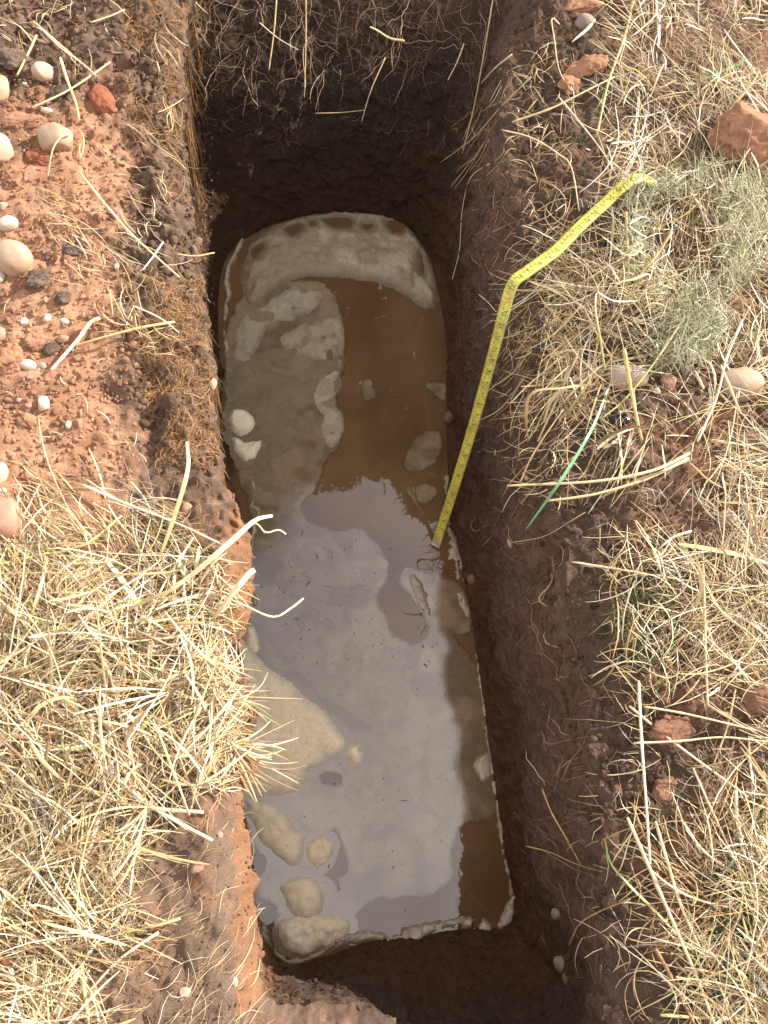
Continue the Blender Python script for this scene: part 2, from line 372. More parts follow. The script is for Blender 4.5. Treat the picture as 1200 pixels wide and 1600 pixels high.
M_scum = foam_col_mat('wet_scum', .04, 2.3, .00006); M_foam = foam_col_mat('cream_foam', .6, 1.35); M_far = foam_col_mat('shaded_foam', .6, 1.35); M_froth = foam_col_mat('grey_froth', .25, 1.6, .0003)  # cream_foam and shaded_foam: one foam, far-end shade put into the second's colours
M_milky = foam_col_mat('milky_scum', .04, 2.3, .00008)
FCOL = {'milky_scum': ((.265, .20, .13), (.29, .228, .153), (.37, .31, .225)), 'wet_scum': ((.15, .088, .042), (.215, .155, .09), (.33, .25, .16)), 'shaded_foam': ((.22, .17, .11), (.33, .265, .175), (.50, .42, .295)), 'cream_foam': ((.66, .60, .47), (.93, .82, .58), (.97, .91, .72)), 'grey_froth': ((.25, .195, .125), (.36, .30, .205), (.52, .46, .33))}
def closed(p):
    p = list(p); q = spline(p[-2:] + p + p[:2], (len(p) + 3) * 6); a = np.linalg.norm(q - np.array(p[0]), axis=1)
    i = int(a[:len(q) // 2].argmin()); b = i + len(q) // 3; j = b + int(a[b:].argmin()); return q[i:j]
def foam(name, poly, h, edge, mat, label, base=.0006, nz=.006, seed=1, holes=(), res=.003, lump=.0, cat='foam', group='foam on the pit water', tears=None):
    w = [tuple(q[:2]) for q in P(*closed(poly).T, ZW)]
    xs = [q[0] for q in w]; ys = [q[1] for q in w]; pad = .02
    X, Y = np.meshgrid(np.arange(min(xs) - pad, max(xs) + pad, res), np.arange(min(ys) - pad, max(ys) + pad, res), indexing='ij')
    q = np.stack([X, Y, np.zeros_like(X)], -1)
    d = sdpoly(X, Y, w) + fbm(q, nz * 6, 3, seed) * nz * 1.4 + fbm(q, .014, 3, seed + 2) * .0045
    for hp in holes:
        hw = [tuple(k[:2]) for k in P(*closed(hp).T, ZW)]
        d = np.minimum(d, -sdpoly(X, Y, hw) + fbm(q, .02, 2, seed + 5) * .004)
    if tears: d = np.minimum(d, .05 * (tears[0] - fbm(q, tears[1], 3, seed + 8)))
    film = mat.name in ('wet_scum', 'milky_scum')
    base = base + (seed % 20) * .00003
    hh = 0 * d if film else h * np.clip(sstep(0, edge, d), 0, 1) ** .7
    if lump: hh = hh * (1 + lump * 1.6 * (np.abs(fbm(q, .028, 3, seed + 3)) * 2 - .5)) + sstep(0, edge, d) * lump * h * .5 * fbm(q, .009, 2, seed + 4)
    Z = ZW + base + hh; Z = Z if film else np.where(d < 0, ZW - .0004, Z)
    keep = d > -res * 1.5; idx = -np.ones(X.shape, int)
    f = keep[:-1, :-1] & keep[1:, :-1] & keep[1:, 1:] & keep[:-1, 1:]
    I, J = np.nonzero(f); n = X.shape[1]
    F = np.stack([I * n + J, (I + 1) * n + J, (I + 1) * n + J + 1, I * n + J + 1], 1)
    u, inv = np.unique(F, return_inverse=True); cols = None
    if True:
        c0_, c1_, c2_ = (np.array(c) for c in FCOL[mat.name]); dn = d + fbm(q, .02, 3, seed + 6) * .004
        cc_ = lerp(c0_, c1_, sstep(0, edge * .6, dn)[..., None]); cc_ = lerp(cc_, c2_, (sstep(edge * .3, edge * 1.3, dn) * sstep(-.3, .4, fbm(q, .05, 2, seed + 7)))[..., None])
        cols = cc_.reshape(-1, 3)[u]
    V = np.stack([X, Y, Z], -1).reshape(-1, 3)[u]
    o = mesh_np(name, V, inv.reshape(F.shape), mat, cols); 
    if label: tag(o, label, cat, group)
    if mat.name == 'cream_foam':
        pc = np.array(poly, float).mean(0); r_ = np.array(poly, float) - pc; L_ = np.linalg.norm(r_, axis=1)[:, None]
        fr = foam('foam_fringe', [tuple(a) for a in pc + r_ * (1 + 11 / L_)], 0, .03, M_milky, None, .0012, .008, seed + 40)
        fr.parent = o
    return o
foam('scum_film', [(372, 470), (410, 450), (500, 440), (532, 490), (540, 560), (528, 620), (532, 690), (505, 725), (500, 752), (470, 800), (520, 830), (570, 830), (600, 872), (606, 905), (590, 930), (610, 985), (642, 1008), (668, 990), (650, 940), (625, 910), (640, 888), (690, 900), (728, 925), (735, 985), (705, 995), (758, 1060), (764, 1180), (775, 1270), (725, 1285), (706, 1310), (700, 1375), (640, 1400), (590, 1400), (540, 1440), (470, 1470), (410, 1440), (388, 1380), (380, 1250), (376, 1100), (380, 900), (395, 820), (360, 700), (350, 560)], .0004, .004, M_scum,
     'thin grey olive scum film spread over the brown water', .0008, .006, 31, cat='scum', group=None,
     holes=([(505, 1365), (530, 1360), (528, 1395), (505, 1400)], [(500, 1205), (535, 1210), (530, 1228), (505, 1225)], [(515, 1300), (530, 1300), (545, 1360), (520, 1368)], [(398, 1400), (440, 1420), (430, 1470), (405, 1440)], [(395, 1310), (420, 1330), (410, 1370), (395, 1360)]), res=.0026)
foam('scum_film', [(640, 700), (660, 680), (685, 672), (690, 700), (672, 730), (640, 738), (628, 725)], .0003, .004, M_scum, 'pale oval scum island beside the tape, the larger of two', .0008, .004, 41, cat='scum')
foam('scum_film', [(650, 762), (668, 752), (682, 770), (670, 785), (655, 782)], .0003, .004, M_scum, 'little scum disc on brown water left of the tape end', .0008, .003, 42, cat='scum')
foam('scum_film', [(565, 600), (580, 595), (585, 620), (572, 626)], .0003, .003, M_scum, 'small faint scum spot in the middle of the brown open water', .0008, .003, 43, cat='scum')
foam('scum_film', [(668, 600), (695, 598), (696, 625), (680, 620)], .0003, .003, M_scum, 'faint scum spot against the right wall above the tape end', .0008, .003, 44, cat='scum')
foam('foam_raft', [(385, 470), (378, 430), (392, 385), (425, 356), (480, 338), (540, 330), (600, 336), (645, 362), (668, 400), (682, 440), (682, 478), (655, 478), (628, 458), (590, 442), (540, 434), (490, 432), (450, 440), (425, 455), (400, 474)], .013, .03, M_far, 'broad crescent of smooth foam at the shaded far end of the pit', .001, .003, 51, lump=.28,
     holes=([(504, 344), (530, 339), (550, 343), (548, 355), (528, 356)], [(446, 356), (462, 348), (474, 352), (462, 366), (450, 366)], [(484, 345), (492, 343), (493, 350), (486, 352)], [(566, 351), (582, 350), (578, 358), (568, 358)], [(604, 346), (622, 343), (634, 350), (628, 362), (612, 360)], [(392, 392), (408, 380), (412, 388), (398, 402)], [(655, 400), (660, 398), (664, 425), (658, 424)]))
foam('foam_raft', [(372, 1000), (392, 1018), (425, 1045), (470, 1085), (515, 1125), (540, 1150), (536, 1178), (518, 1180), (506, 1172), (504, 1190), (480, 1205), (470, 1232), (430, 1246), (390, 1242), (372, 1248), (364, 1120)], .010, .034, M_foam, 'large wedge of cream foam against the left wall of the pit', .001, .0085, 52, lump=.22)
foam('foam_raft', [(378, 1248), (410, 1246), (440, 1258), (458, 1290), (472, 1310), (472, 1340), (450, 1352), (425, 1335), (395, 1300)], .009, .03, M_foam, 'lumpy cream foam just below the large wedge', .001, .0085, 53, lump=.3)
foam('foam_raft', [(478, 1312), (508, 1310), (520, 1325), (512, 1348), (488, 1352), (476, 1334)], .006, .02, M_foam, 'small round foam blob right of the lumpy foam', .001, .0085, 54, lump=.2)
foam('foam_raft', [(444, 1378), (480, 1370), (505, 1385), (510, 1412), (490, 1436), (462, 1430), (446, 1405)], .009, .026, M_foam, 'rounded yellowish foam pad near the lower left corner', .001, .0085, 55, lump=.25)
foam('foam_raft', [(540, 1166), (562, 1162), (572, 1180), (560, 1198), (542, 1188)], .008, .012, M_foam, 'small foam blob at the tip of the large wedge', .001, .0085, 56, lump=.2)
foam('foam_raft', [(358, 642), (382, 640), (395, 655), (390, 675), (366, 676)], .012, .014, M_foam, 'yellow foam blob by the left wall, upper one', .001, .0085, 57)
foam('foam_raft', [(362, 685), (392, 690), (410, 686), (405, 710), (384, 722), (368, 705)], .010, .014, M_foam, 'yellow foam cluster by the left wall just under the upper blob', .001, .005, 58, lump=.3)
foam('froth', [(392, 490), (450, 455), (500, 452), (498, 478), (460, 492), (455, 500), (420, 512), (400, 560), (372, 570), (360, 540)], .003, .03, M_froth, 'lobed grey froth at the upper left of the water below the crescent', .001, .012, 61, lump=.4, tears=(.35, .03))
foam('froth', [(450, 520), (520, 495), (538, 520), (534, 575), (510, 570), (480, 560), (440, 545)], .0015, .03, M_froth, 'grey froth tongue reaching the open brown water', .001, .006, 62, lump=.5, tears=(.3, .03))
foam('froth', [(500, 590), (530, 580), (522, 620), (505, 632), (530, 640), (534, 680), (515, 700), (498, 668), (508, 650), (488, 625)], .002, .02, M_froth, 'ragged froth strip along the edge of the open brown water', .001, .005, 63, lump=.5)
foam('froth', [(385, 980), (400, 985), (405, 1010), (398, 1022), (384, 1010)], .006, .014, M_foam, 'pale froth knob at the top corner of the large foam wedge', .001, .003, 64)
foam('froth', [(440, 1440), (480, 1425), (545, 1440), (540, 1462), (500, 1480), (468, 1490), (440, 1475)], .008, .02, M_foam, 'pale froth bank in the lower left corner', .001, .006, 65, lump=.5)
foam('froth', [(410, 1440), (430, 1475), (450, 1495), (490, 1488), (530, 1465), (580, 1455), (612, 1462), (640, 1448), (680, 1440), (740, 1435), (775, 1440), (798, 1405), (806, 1400), (800, 1440), (770, 1462), (735, 1450), (690, 1450), (655, 1470), (610, 1482), (585, 1470), (530, 1478), (495, 1500), (450, 1512), (415, 1470)], .005, .008, M_froth, 'beige froth line along the near wall of the pit', .001, .006, 66, lump=.6, tears=(.3, .02), res=.002)
foam('froth', [(700, 820), (712, 835), (722, 870), (728, 930), (735, 960), (728, 965), (716, 940), (706, 900), (700, 860)], .003, .008, M_froth, 'froth streak on the right wall beside the tape end', .001, .004, 67, lump=.5, tears=(.0, .02), res=.002)
foam('froth', [(748, 1180), (762, 1172), (770, 1185), (766, 1215), (750, 1220), (742, 1200)], .007, .01, M_froth, 'froth knob against the right wall', .001, .006, 68, lump=.4)
foam('froth', [(742, 1010), (748, 1008), (772, 1180), (784, 1280), (789, 1320), (783, 1322), (764, 1190)], .003, .004, M_froth, 'thin froth line along the lower right wall', .001, .0025, 69, tears=(.25, .02), res=.002)
foam('froth', [(352, 470), (362, 465), (358, 430), (380, 378), (376, 374), (350, 425)], .006, .006, M_froth, 'froth string up the far left corner', .001, .003, 70)
foam('froth', [(425, 890), (470, 850), (540, 838), (600, 870), (604, 900), (560, 930), (500, 935), (440, 925)], .0, .05, M_milky, 'cloudy thin froth across the upper sky reflection', .0014, .012, 74, tears=(.15, .045))
foam('froth', [(400, 960), (520, 950), (610, 1000), (640, 1080), (600, 1140), (520, 1090), (430, 1020)], .0, .05, M_milky, 'cloudy thin froth right of the wedge top', .0014, .012, 75, tears=(.05, .045))
foam('froth', [(560, 1150), (700, 1130), (700, 1290), (620, 1350), (540, 1300)], .0, .05, M_milky, 'cloudy thin froth low in the reflection, right of the small blob', .0014, .012, 76, tears=(.0, .045))
foam('froth', [(368, 560), (520, 560), (500, 700), (450, 800), (392, 800), (366, 650)], .0, .05, M_milky, 'cloudy olive froth on the shaded left water', .0014, .012, 77, tears=(.05, .045))
foam('froth', [(640, 895), (655, 905), (668, 935), (672, 962), (655, 950), (642, 920)], .003, .01, M_froth, 'small pale froth patch right of the bare water hole', .001, .005, 71, lump=.5)
foam('froth', [(500, 880), (540, 875), (572, 885), (560, 905), (520, 912), (498, 900)], .001, .02, M_milky, 'thin froth in the middle of the sky reflection', .001, .008, 72, lump=.5, tears=(.15, .02))
foam('froth', [(545, 1230), (600, 1225), (610, 1250), (570, 1268), (548, 1258)], .001, .02, M_milky, 'faint thin froth low in the sky reflection', .001, .008, 73, lump=.5, tears=(.1, .02))

def glint_line(pts, w, label, seed=1, h=.004):  # pale strips along the waterline imitating glints on the meniscus
    c = spline(np.array(pts, float), max(8, len(pts) * 3)); t_ = np.gradient(c, axis=0); nrm_ = np.stack([-t_[:, 1], t_[:, 0]], 1) / np.linalg.norm(t_, axis=1)[:, None]
    ww = w * .5 * (.6 + .5 * np.sin(np.arange(len(c)) * 1.3 + seed))[:, None] + .8
    foam('froth', [tuple(a) for a in np.vstack([c + nrm_ * ww, (c - nrm_ * ww)[::-1]])], h, .004, M_froth, label, .001, .002, seed, res=.002)
glint_line([(392, 745), (398, 775), (392, 790), (404, 800), (396, 830), (393, 870)], 5, 'thin pale painted meniscus glint at the left edge below the yellow cluster', 81)
glint_line([(388, 905), (396, 925), (398, 945), (388, 965), (382, 985)], 6, 'pale painted meniscus glint at the left edge under the stout stub', 82)
glint_line([(699, 745), (697, 790), (706, 830), (712, 870), (716, 905)], 5, 'pale wavy painted meniscus glint at the right edge beside the tape end', 83)
glint_line([(355, 440), (352, 480), (350, 520), (356, 560)], 4, 'pale painted meniscus glint along the upper left waterline', 84)
glint_line([(391, 1400), (400, 1430), (408, 1455), (425, 1480)], 6, 'painted meniscus glint rounding the lower left corner', 85)
glint_line([(790, 1345), (797, 1375), (800, 1400)], 5, 'short painted meniscus glint at the lower right corner', 86)

# ------------------------------------------------------------------ strands
def ribbons(paths, widths, cols, roll=None, arch=.45, taper=.35):
    """paths (n,k,3), widths (n,), cols (n,3) -> verts, faces, colours of thin arched ribbons"""
    n, k, _ = paths.shape
    tn = np.gradient(paths, axis=1); tn /= np.linalg.norm(tn, axis=2, keepdims=True) + 1e-9
    up = np.zeros_like(tn); up[..., 2] = 1
    sd_ = np.cross(tn, up); sd_ /= np.linalg.norm(sd_, axis=2, keepdims=True) + 1e-9
    nn = np.cross(sd_, tn)
    if roll is None: roll = RNG.uniform(-.9, .9, n)
    arch = arch * RNG.uniform(.3, 1.1, n)[:, None, None]; taper = taper * 1.8
    c, s_ = np.cos(roll)[:, None, None], np.sin(roll)[:, None, None]
    a = sd_ * c + nn * s_; u = nn * c - sd_ * s_
    tt = np.linspace(0, 1, k)[None, :]
    w = widths[:, None] * (1 - taper * np.abs(tt * 2 - 1) ** 3)
    wv_ = w[..., None]
    V = np.stack([paths - a * wv_ * .5, paths + u * wv_ * arch, paths + a * wv_ * .5], 2)     # n,k,3,3
    i = (np.arange(n)[:, None, None] * k + np.arange(k - 1)[None, :, None]) * 3 + np.arange(2)[None, None]
    F = np.stack([i, i + 1, i + 4, i + 3], -1).reshape(-1, 4)
    C = np.repeat(cols[:, None], k * 3, 1).reshape(-1, 3)
    return V.reshape(-1, 3), F, C
PAL = {
 'straw': [((.70, .53, .28), 5), ((.84, .70, .42), 4), ((.48, .33, .16), 4), ((.93, .87, .68), 2), ((.26, .165, .085), 4), ((.46, .43, .17), .9), ((.58, .34, .14), 1.5), ((.42, .36, .28), 1.2)],
 'gold': [((.66, .48, .24), 4), ((.80, .64, .38), 3), ((.48, .28, .12), 3), ((.86, .78, .56), 1.5)],
 'root': [((.42, .20, .07), 4), ((.26, .14, .065), 5), ((.50, .32, .14), 1.2), ((.20, .13, .08), 2)],
 'wroot': [((.16, .10, .065), 5), ((.26, .17, .11), 2.5), ((.40, .29, .20), .8), ((.55, .45, .32), .3)],
 'hay': [((.44, .43, .26), 4), ((.60, .57, .37), 3.5), ((.15, .19, .09), 3), ((.74, .68, .46), 2.2)],
 'moss': [((.06, .085, .025), 4), ((.10, .14, .035), 3), ((.20, .22, .07), 1), ((.09, .07, .04), 3)],
}
def pal(name, n):
    c = np.array([a for a, b in PAL[name]]); w = np.array([b for a, b in PAL[name]], float); w /= w.sum()
    return c[RNG.choice(len(c), n, p=w)] * RNG.uniform(.8, 1.12, (n, 1))
def sample(poly, n, dens=None):
    xs = [p[0] for p in poly]; ys = [p[1] for p in poly]; out = np.zeros((0, 2))
    while len(out) < n:
        q = np.c_[RNG.uniform(min(xs), max(xs), n * 2), RNG.uniform(min(ys), max(ys), n * 2)]
        k = inpoly(q[:, 0], q[:, 1], poly)
        if dens is not None: k &= RNG.uniform(0, 1, len(q)) < dens(q[:, 0], q[:, 1])
        out = np.vstack([out, q[k]])
    return out[:n]
def lay(centres, length, width, heading, colours, k=6, lift=.012, curl=.5, over=.03, tilt=.0, wig=0.):
    """strands lying on the ground"""
    n = len(centres); c = P(centres[:, 0], centres[:, 1], 0.)
    tt = np.linspace(-.5, .5, k)[None]
    th = heading[:, None] + RNG.normal(0, curl, n)[:, None] * tt + wig * np.cumsum(RNG.normal(0, 1, (n, k)), 1)
    step = length[:, None] / (k - 1)
    X = np.cumsum(np.cos(th) * step, 1); Y = np.cumsum(np.sin(th) * step, 1)
    X += (c[:, 0] - X.mean(1))[:, None]; Y += (c[:, 1] - Y.mean(1))[:, None]
    Z = np.array([zat(x, y) for x, y in zip(X.ravel(), Y.ravel())]).reshape(n, k)
    top = np.sort(Z, 1)[:, k // 2:].mean(1)
    Z = np.maximum(Z, top[:, None] - over)                               # stiff: does not fall into the pit
    Z = lerp(Z, (Z[:, :1] + (Z[:, -1:] - Z[:, :1]) * np.linspace(0, 1, k)[None]), .55)
    h = RNG.uniform(0, 1, n) ** 1.6 * lift + .001
    Z = Z + h[:, None] + (tt + .5) * (RNG.normal(0, 1, n) * tilt)[:, None] * (length[:, None] / .1) + .006 * (1 - (2 * tt) ** 2) * RNG.uniform(-.2, 1, n)[:, None]
    Zg = Z
    return ribbons(np.stack([X, Y, Zg], -1), width, colours)
def join(parts):
    V, F, C, o = [], [], [], 0
    for v, f, c in parts: V.append(v); F.append(f + o); C.append(c); o += len(v)
    return np.vstack(V), np.vstack(F), np.vstack(C)
ZL = [(-260, 735), (0, 870), (60, 745), (150, 722), (215, 745), (285, 800), (318, 870), (362, 935), (345, 1000), (385, 1090), (372, 1180), (300, 1240), (255, 1320), (205, 1370), (225, 1440), (150, 1495), (160, 1600), (130, 1850), (-260, 1850)]
ZR = [(930, -160), (1480, -160), (1480, 1850), (1140, 1850), (1060, 1500), (1010, 1380), (1020, 1250), (1090, 1120), (1060, 1040), (1040, 960), (1000, 870), (1000, 790), (890, 720), (850, 600), (860, 500), (850, 430), (915, 340), (935, 230), (925, 120)]
def densR(x, y):
    d = gapn(x, y, .30)
    d = np.where(inpoly(x, y, [(965, 310), (1080, 280), (1170, 300), (1180, 420), (1130, 510), (1060, 590), (990, 540)]), .22, d)
    d = np.where(inpoly(x, y, [(940, 545), (1200, 560), (1200, 650), (1100, 850), (960, 870), (900, 700)]), .20, d)
    d = np.where(inpoly(x, y, [(1000, 1040), (1200, 1060), (1200, 1150), (1110, 1440), (960, 1440)]), .07, d)
    d = np.where(inpoly(x, y, [(1095, 205), (1200, 190), (1290, 200), (1290, 290), (1110, 290)]), .0, d)
    d = np.where(inpoly(x, y, [(860, -60), (965, -60), (965, 240), (860, 300)]), .25, d)
    d = np.where(inpoly(x, y, [(930, 860), (1070, 860), (1070, 1060), (930, 1060)]), .45, d)
    return d
def gapn(x, y, lo): return lo + (1 - lo) * sstep(-.35, .12, fbm(np.stack([x, y, np.zeros_like(x)], -1), 70., 3, 71))
def densL(x, y):
    d = gapn(x, y, .22)
    d = np.where(inpoly(x, y, [(190, 1290), (330, 1230), (400, 1400), (200, 1420)]), .35, d)
    d = np.where(inpoly(x, y, [(-30, 1480), (30, 1480), (30, 1620), (-30, 1620)]), .2, d)
    return d
def clumped(poly, n, per, spread, dens, hs=.35, hfun=None):
    nc = max(1, n // per); cc = sample(poly, nc, dens); hd = RNG.uniform(0, math.pi, nc) if hfun is None else hfun(cc)
    idx = RNG.integers(0, nc, n); q = cc[idx] + RNG.normal(0, spread, (n, 2)); h = hd[idx] + RNG.normal(0, hs, n)
    k = inpoly(q[:, 0], q[:, 1], poly); return q[k], h[k]
def straw_mat(poly, nbig, nmid, nfine, dens, palette, hfun=None, nlong=0):
    parts = []
    q, h = clumped(poly, nfine, 30, 30, dens, .7, hfun); n = len(q)
    parts.append(lay(q, RNG.uniform(.015, .06, n), RNG.uniform(.0005, .0012, n), h, pal(palette, n) * .8, k=5, lift=.010, curl=1.1, wig=.12))
    q, h = clumped(poly, nmid, 16, 22, dens, .38, hfun); n = len(q)
    parts.append(lay(q, RNG.uniform(.03, .13, n) , RNG.uniform(.0009, .0022, n), h, pal(palette, n) * .95, k=7, lift=.022, curl=.55, tilt=.012, wig=.03))
    q, h = clumped(poly, nlong, 12, 20, dens, .30, hfun); n = len(q)
    parts.append(lay(q, RNG.uniform(.10, .26, n), RNG.uniform(.0010, .0024, n), h, pal(palette, n), k=11, lift=.034, curl=.7, tilt=.014, wig=.04))
    q, h = clumped(poly, nbig, 6, 24, dens, .35, hfun); n = len(q)
    parts.append(lay(q, RNG.uniform(.05, .17, n), RNG.uniform(.0022, .0040, n), h, pal(palette, n) * 1.05, k=8, lift=.034, curl=.4, tilt=.022))
    q, h = clumped(poly, nbig, 5, 26, dens, .5, hfun); n = len(q); v_, f_, c_ = None, None, None
    parts.append(lay(q, RNG.uniform(.03, .12, n), RNG.uniform(.0036, .0062, n), h, pal(palette, n) * 1.0, k=8, lift=.032, curl=.7, tilt=.03))
    # rooted tufts fanning out of a point
    for c in sample(poly, max(4, nlong // 55), dens):
        m_ = RNG.integers(14, 34); hd = RNG.uniform(0, 6.28) + RNG.normal(0, .55, m_); L_ = RNG.uniform(.04, .15, m_)
        px_ = c[0] + np.cos(hd) * L_ * .5 * 900; py_ = c[1] - np.sin(hd) * L_ * .5 * 900
        parts.append(lay(np.c_[px_, py_], L_, RNG.uniform(.0012, .0034, m_), hd, pal(palette, m_), k=8, lift=.03, curl=.7, tilt=.03))
    return join(parts)
def hL(cc):
    h = RNG.uniform(0, math.pi, len(cc)); k = (cc[:, 1] < 900); h[k] = RNG.normal(-.75, .3, k.sum()); return h
V, F, C = straw_mat(ZL, 420, 5200, 11000, densL, 'straw', hL, 1200)
tag(mesh_np('straw', V, F, M_straw, C), 'thick mat of bleached cut straw covering the ground left of the pit', 'straw', kind='stuff')
V, F, C = straw_mat(ZR, 620, 8500, 20000, densR, 'straw', None, 2300)
tag(mesh_np('straw', V, F, M_straw, C), 'sunlit tangle of dry straw and stubble covering the ground right of the pit', 'straw', kind='stuff')
q = np.vstack([np.c_[RNG.normal(880, 26, 240), RNG.uniform(330, 760, 240)], np.c_[RNG.normal(1010, 26, 80), RNG.uniform(800, 1560, 80)]]); n = len(q)
V, F, C = lay(q, RNG.uniform(.04, .15, n), RNG.uniform(.0009, .0024, n), RNG.normal(.2, 1.1, n), pal('gold', n), k=10, lift=.02, curl=1.6, over=.06, tilt=.02, wig=.06)
tag(mesh_np('straw_fringe', V, F, M_straw, C), 'dry grass drooping over the right edge of the pit', 'dry grass', kind='stuff')
q = np.c_[RNG.normal(335, 22, 240), RNG.uniform(880, 1240, 240)]; n = len(q)
V, F, C = lay(q, RNG.uniform(.03, .10, n), RNG.uniform(.0008, .0020, n), RNG.normal(0, .8, n), pal('straw', n), k=10, lift=.02, curl=1.5, over=.05, tilt=.02, wig=.06)
tag(mesh_np('straw_fringe', V, F, M_straw, C), 'dry grass drooping over the left edge of the pit', 'dry grass', kind='stuff')
# sparse litter: upper left fringe, centre left, slopes
parts = []
ZB = [(60, 50), (200, -120), (330, -120), (292, 100), (290, 260), (305, 400), (320, 470), (290, 620), (235, 560), (150, 490), (185, 390), (100, 200)]
q, h = clumped(ZB, 240, 7, 16, None, .5, lambda c: RNG.normal(-.8, .5, len(c))); n = len(q)
parts.append(lay(q, RNG.uniform(.02, .09, n), RNG.uniform(.0009, .0024, n), h, pal('gold', n) * .85, lift=.014, curl=.8))
q = sample([(-200, 250), (220, 200), (240, 720), (-200, 740)], 90); n = len(q)
parts.append(lay(q, RNG.uniform(.01, .04, n), RNG.uniform(.0007, .0016, n), RNG.uniform(0, 3.14, n), pal('gold', n), lift=.003, curl=.8))
q, h = clumped([(60, 300), (220, 320), (240, 420), (180, 560), (90, 420)], 60, 6, 14, None, .3, lambda c: RNG.normal(-.6, .3, len(c))); n = len(q)
parts.append(lay(q, RNG.uniform(.03, .09, n), RNG.uniform(.001, .002, n), h, pal('straw', n), lift=.008, curl=.5))
q = sample([(190, 1330), (400, 1250), (405, 1560), (420, 1640), (180, 1640)], 150); n = len(q)
parts.append(lay(q, RNG.uniform(.02, .07, n), RNG.uniform(.0005, .0010, n), RNG.normal(.8, .4, n), pal('gold', n) * .9, lift=.003, curl=1., wig=.12))
q = sample([(760, 60), (900, 60), (900, 700), (840, 640), (800, 330)], 330); n = len(q)
parts.append(lay(q, RNG.uniform(.02, .075, n), RNG.uniform(.0007, .0020, n), RNG.uniform(0, 3.14, n), pal('gold', n), lift=.012, curl=1.0, over=.08))
q = sample([(940, 780), (1050, 860), (1060, 1050), (1010, 1250), (1010, 1380), (1080, 1600), (1000, 1600), (930, 1300), (920, 1100)], 170); n = len(q)
parts.append(lay(q, RNG.uniform(.015, .06, n), RNG.uniform(.0006, .0017, n), RNG.uniform(0, 3.14, n), pal('gold', n) * .8, lift=.008, curl=1.0, over=.08))
q = sample([(-200, -160), (900, -160), (820, -90), (300, -90), (60, 60), (-200, 260)], 420); n = len(q)
parts.append(lay(q, RNG.uniform(.02, .09, n), RNG.uniform(.0008, .0024, n), RNG.uniform(0, 3.14, n), pal('gold', n), lift=.02, curl=.9, over=.08))
V, F, C = join(parts); tag(mesh_np('straw_litter', V, F, M_straw, C), 'loose straw bits strewn over bare soil round the pit edge', 'straw', kind='stuff')
# orange root felt along the cut turf edge
parts = []
for poly, nn_, pl in (([(185, -100), (330, -100), (310, 30), (300, 200), (300, 330), (235, 330), (200, 180)], 2400, 'root'),
                  ([(230, 420), (325, 420), (345, 720), (245, 720), (215, 560)], 2200, 'root'),
                  ([(820, 360), (930, 330), (930, 470), (900, 560), (830, 520)], 700, 'gold'),
                  ([(250, 740), (340, 760), (360, 1000), (330, 1060), (300, 880)], 300, 'root'),
                  ([(750, 50), (900, 0), (900, 300), (800, 360)], 700, 'root'),
                  ([(240, 930), (370, 940), (375, 1100), (330, 1120), (280, 1040)], 500, 'root')):
    q = sample(poly, nn_); q = q[fbm(np.c_[q, np.zeros(len(q))], 45., 3, 88) > -.15]; n = len(q)
    parts.append(lay(q, RNG.uniform(.008, .045, n), RNG.uniform(.0004, .0012, n), RNG.normal(1.3, .8, n), pal(pl, n), k=6, lift=.007, curl=1.8, over=.2, wig=.3))
V, F, C = join(parts); tag(mesh_np('root_felt', V, F, M_root, C), 'matted orange brown rootlets along the cut turf edge', 'roots', kind='stuff')
# pale green hay mound and moss
ZH = [(960, 300), (1080, 270), (1180, 300), (1190, 420), (1140, 520), (1060, 610), (980, 540), (960, 430)]
q, h = clumped(ZH, 5200, 14, 13, None, .6); n = len(q)
kk = fbm(np.c_[q, np.zeros(n)], 60., 3, 19) > -.12; q, h = q[kk], h[kk]; n = len(q)
a = lay(q, RNG.uniform(.015, .06, n), RNG.uniform(.0009, .0021, n), h, pal('hay', n), k=5, lift=.075, curl=.6, tilt=.09)
q, h = clumped([(1085, 300), (1180, 280), (1200, 220), (1130, 200), (1000, 290)], 300, 12, 14, None, .6); n = len(q)
b2 = lay(q, RNG.uniform(.015, .05, n), RNG.uniform(.0008, .0018, n), h, pal('hay', n), k=4, lift=.015, curl=.8, tilt=.03)
q, h = clumped(ZH, 330, 9, 26, None, .5); n = len(q)
c_ = lay(q, RNG.uniform(.04, .14, n), RNG.uniform(.001, .0026, n), h, pal('straw', n), k=8, lift=.055, curl=.8, tilt=.03)
q = sample([(950, 820), (1080, 840), (1090, 1060), (950, 1060)], 260); n = len(q)
d_ = lay(q, RNG.uniform(.02, .11, n), RNG.uniform(.0008, .0022, n), RNG.uniform(0, 3.14, n), pal('straw', n), k=8, lift=.02, curl=.9, tilt=.02)
V, F, C = join([a, b2, c_, d_]); tag(mesh_np('hay', V, F, M_straw, C), 'heap of short pale green hay lying on the straw right of the tape', 'hay', kind='stuff')
parts = []
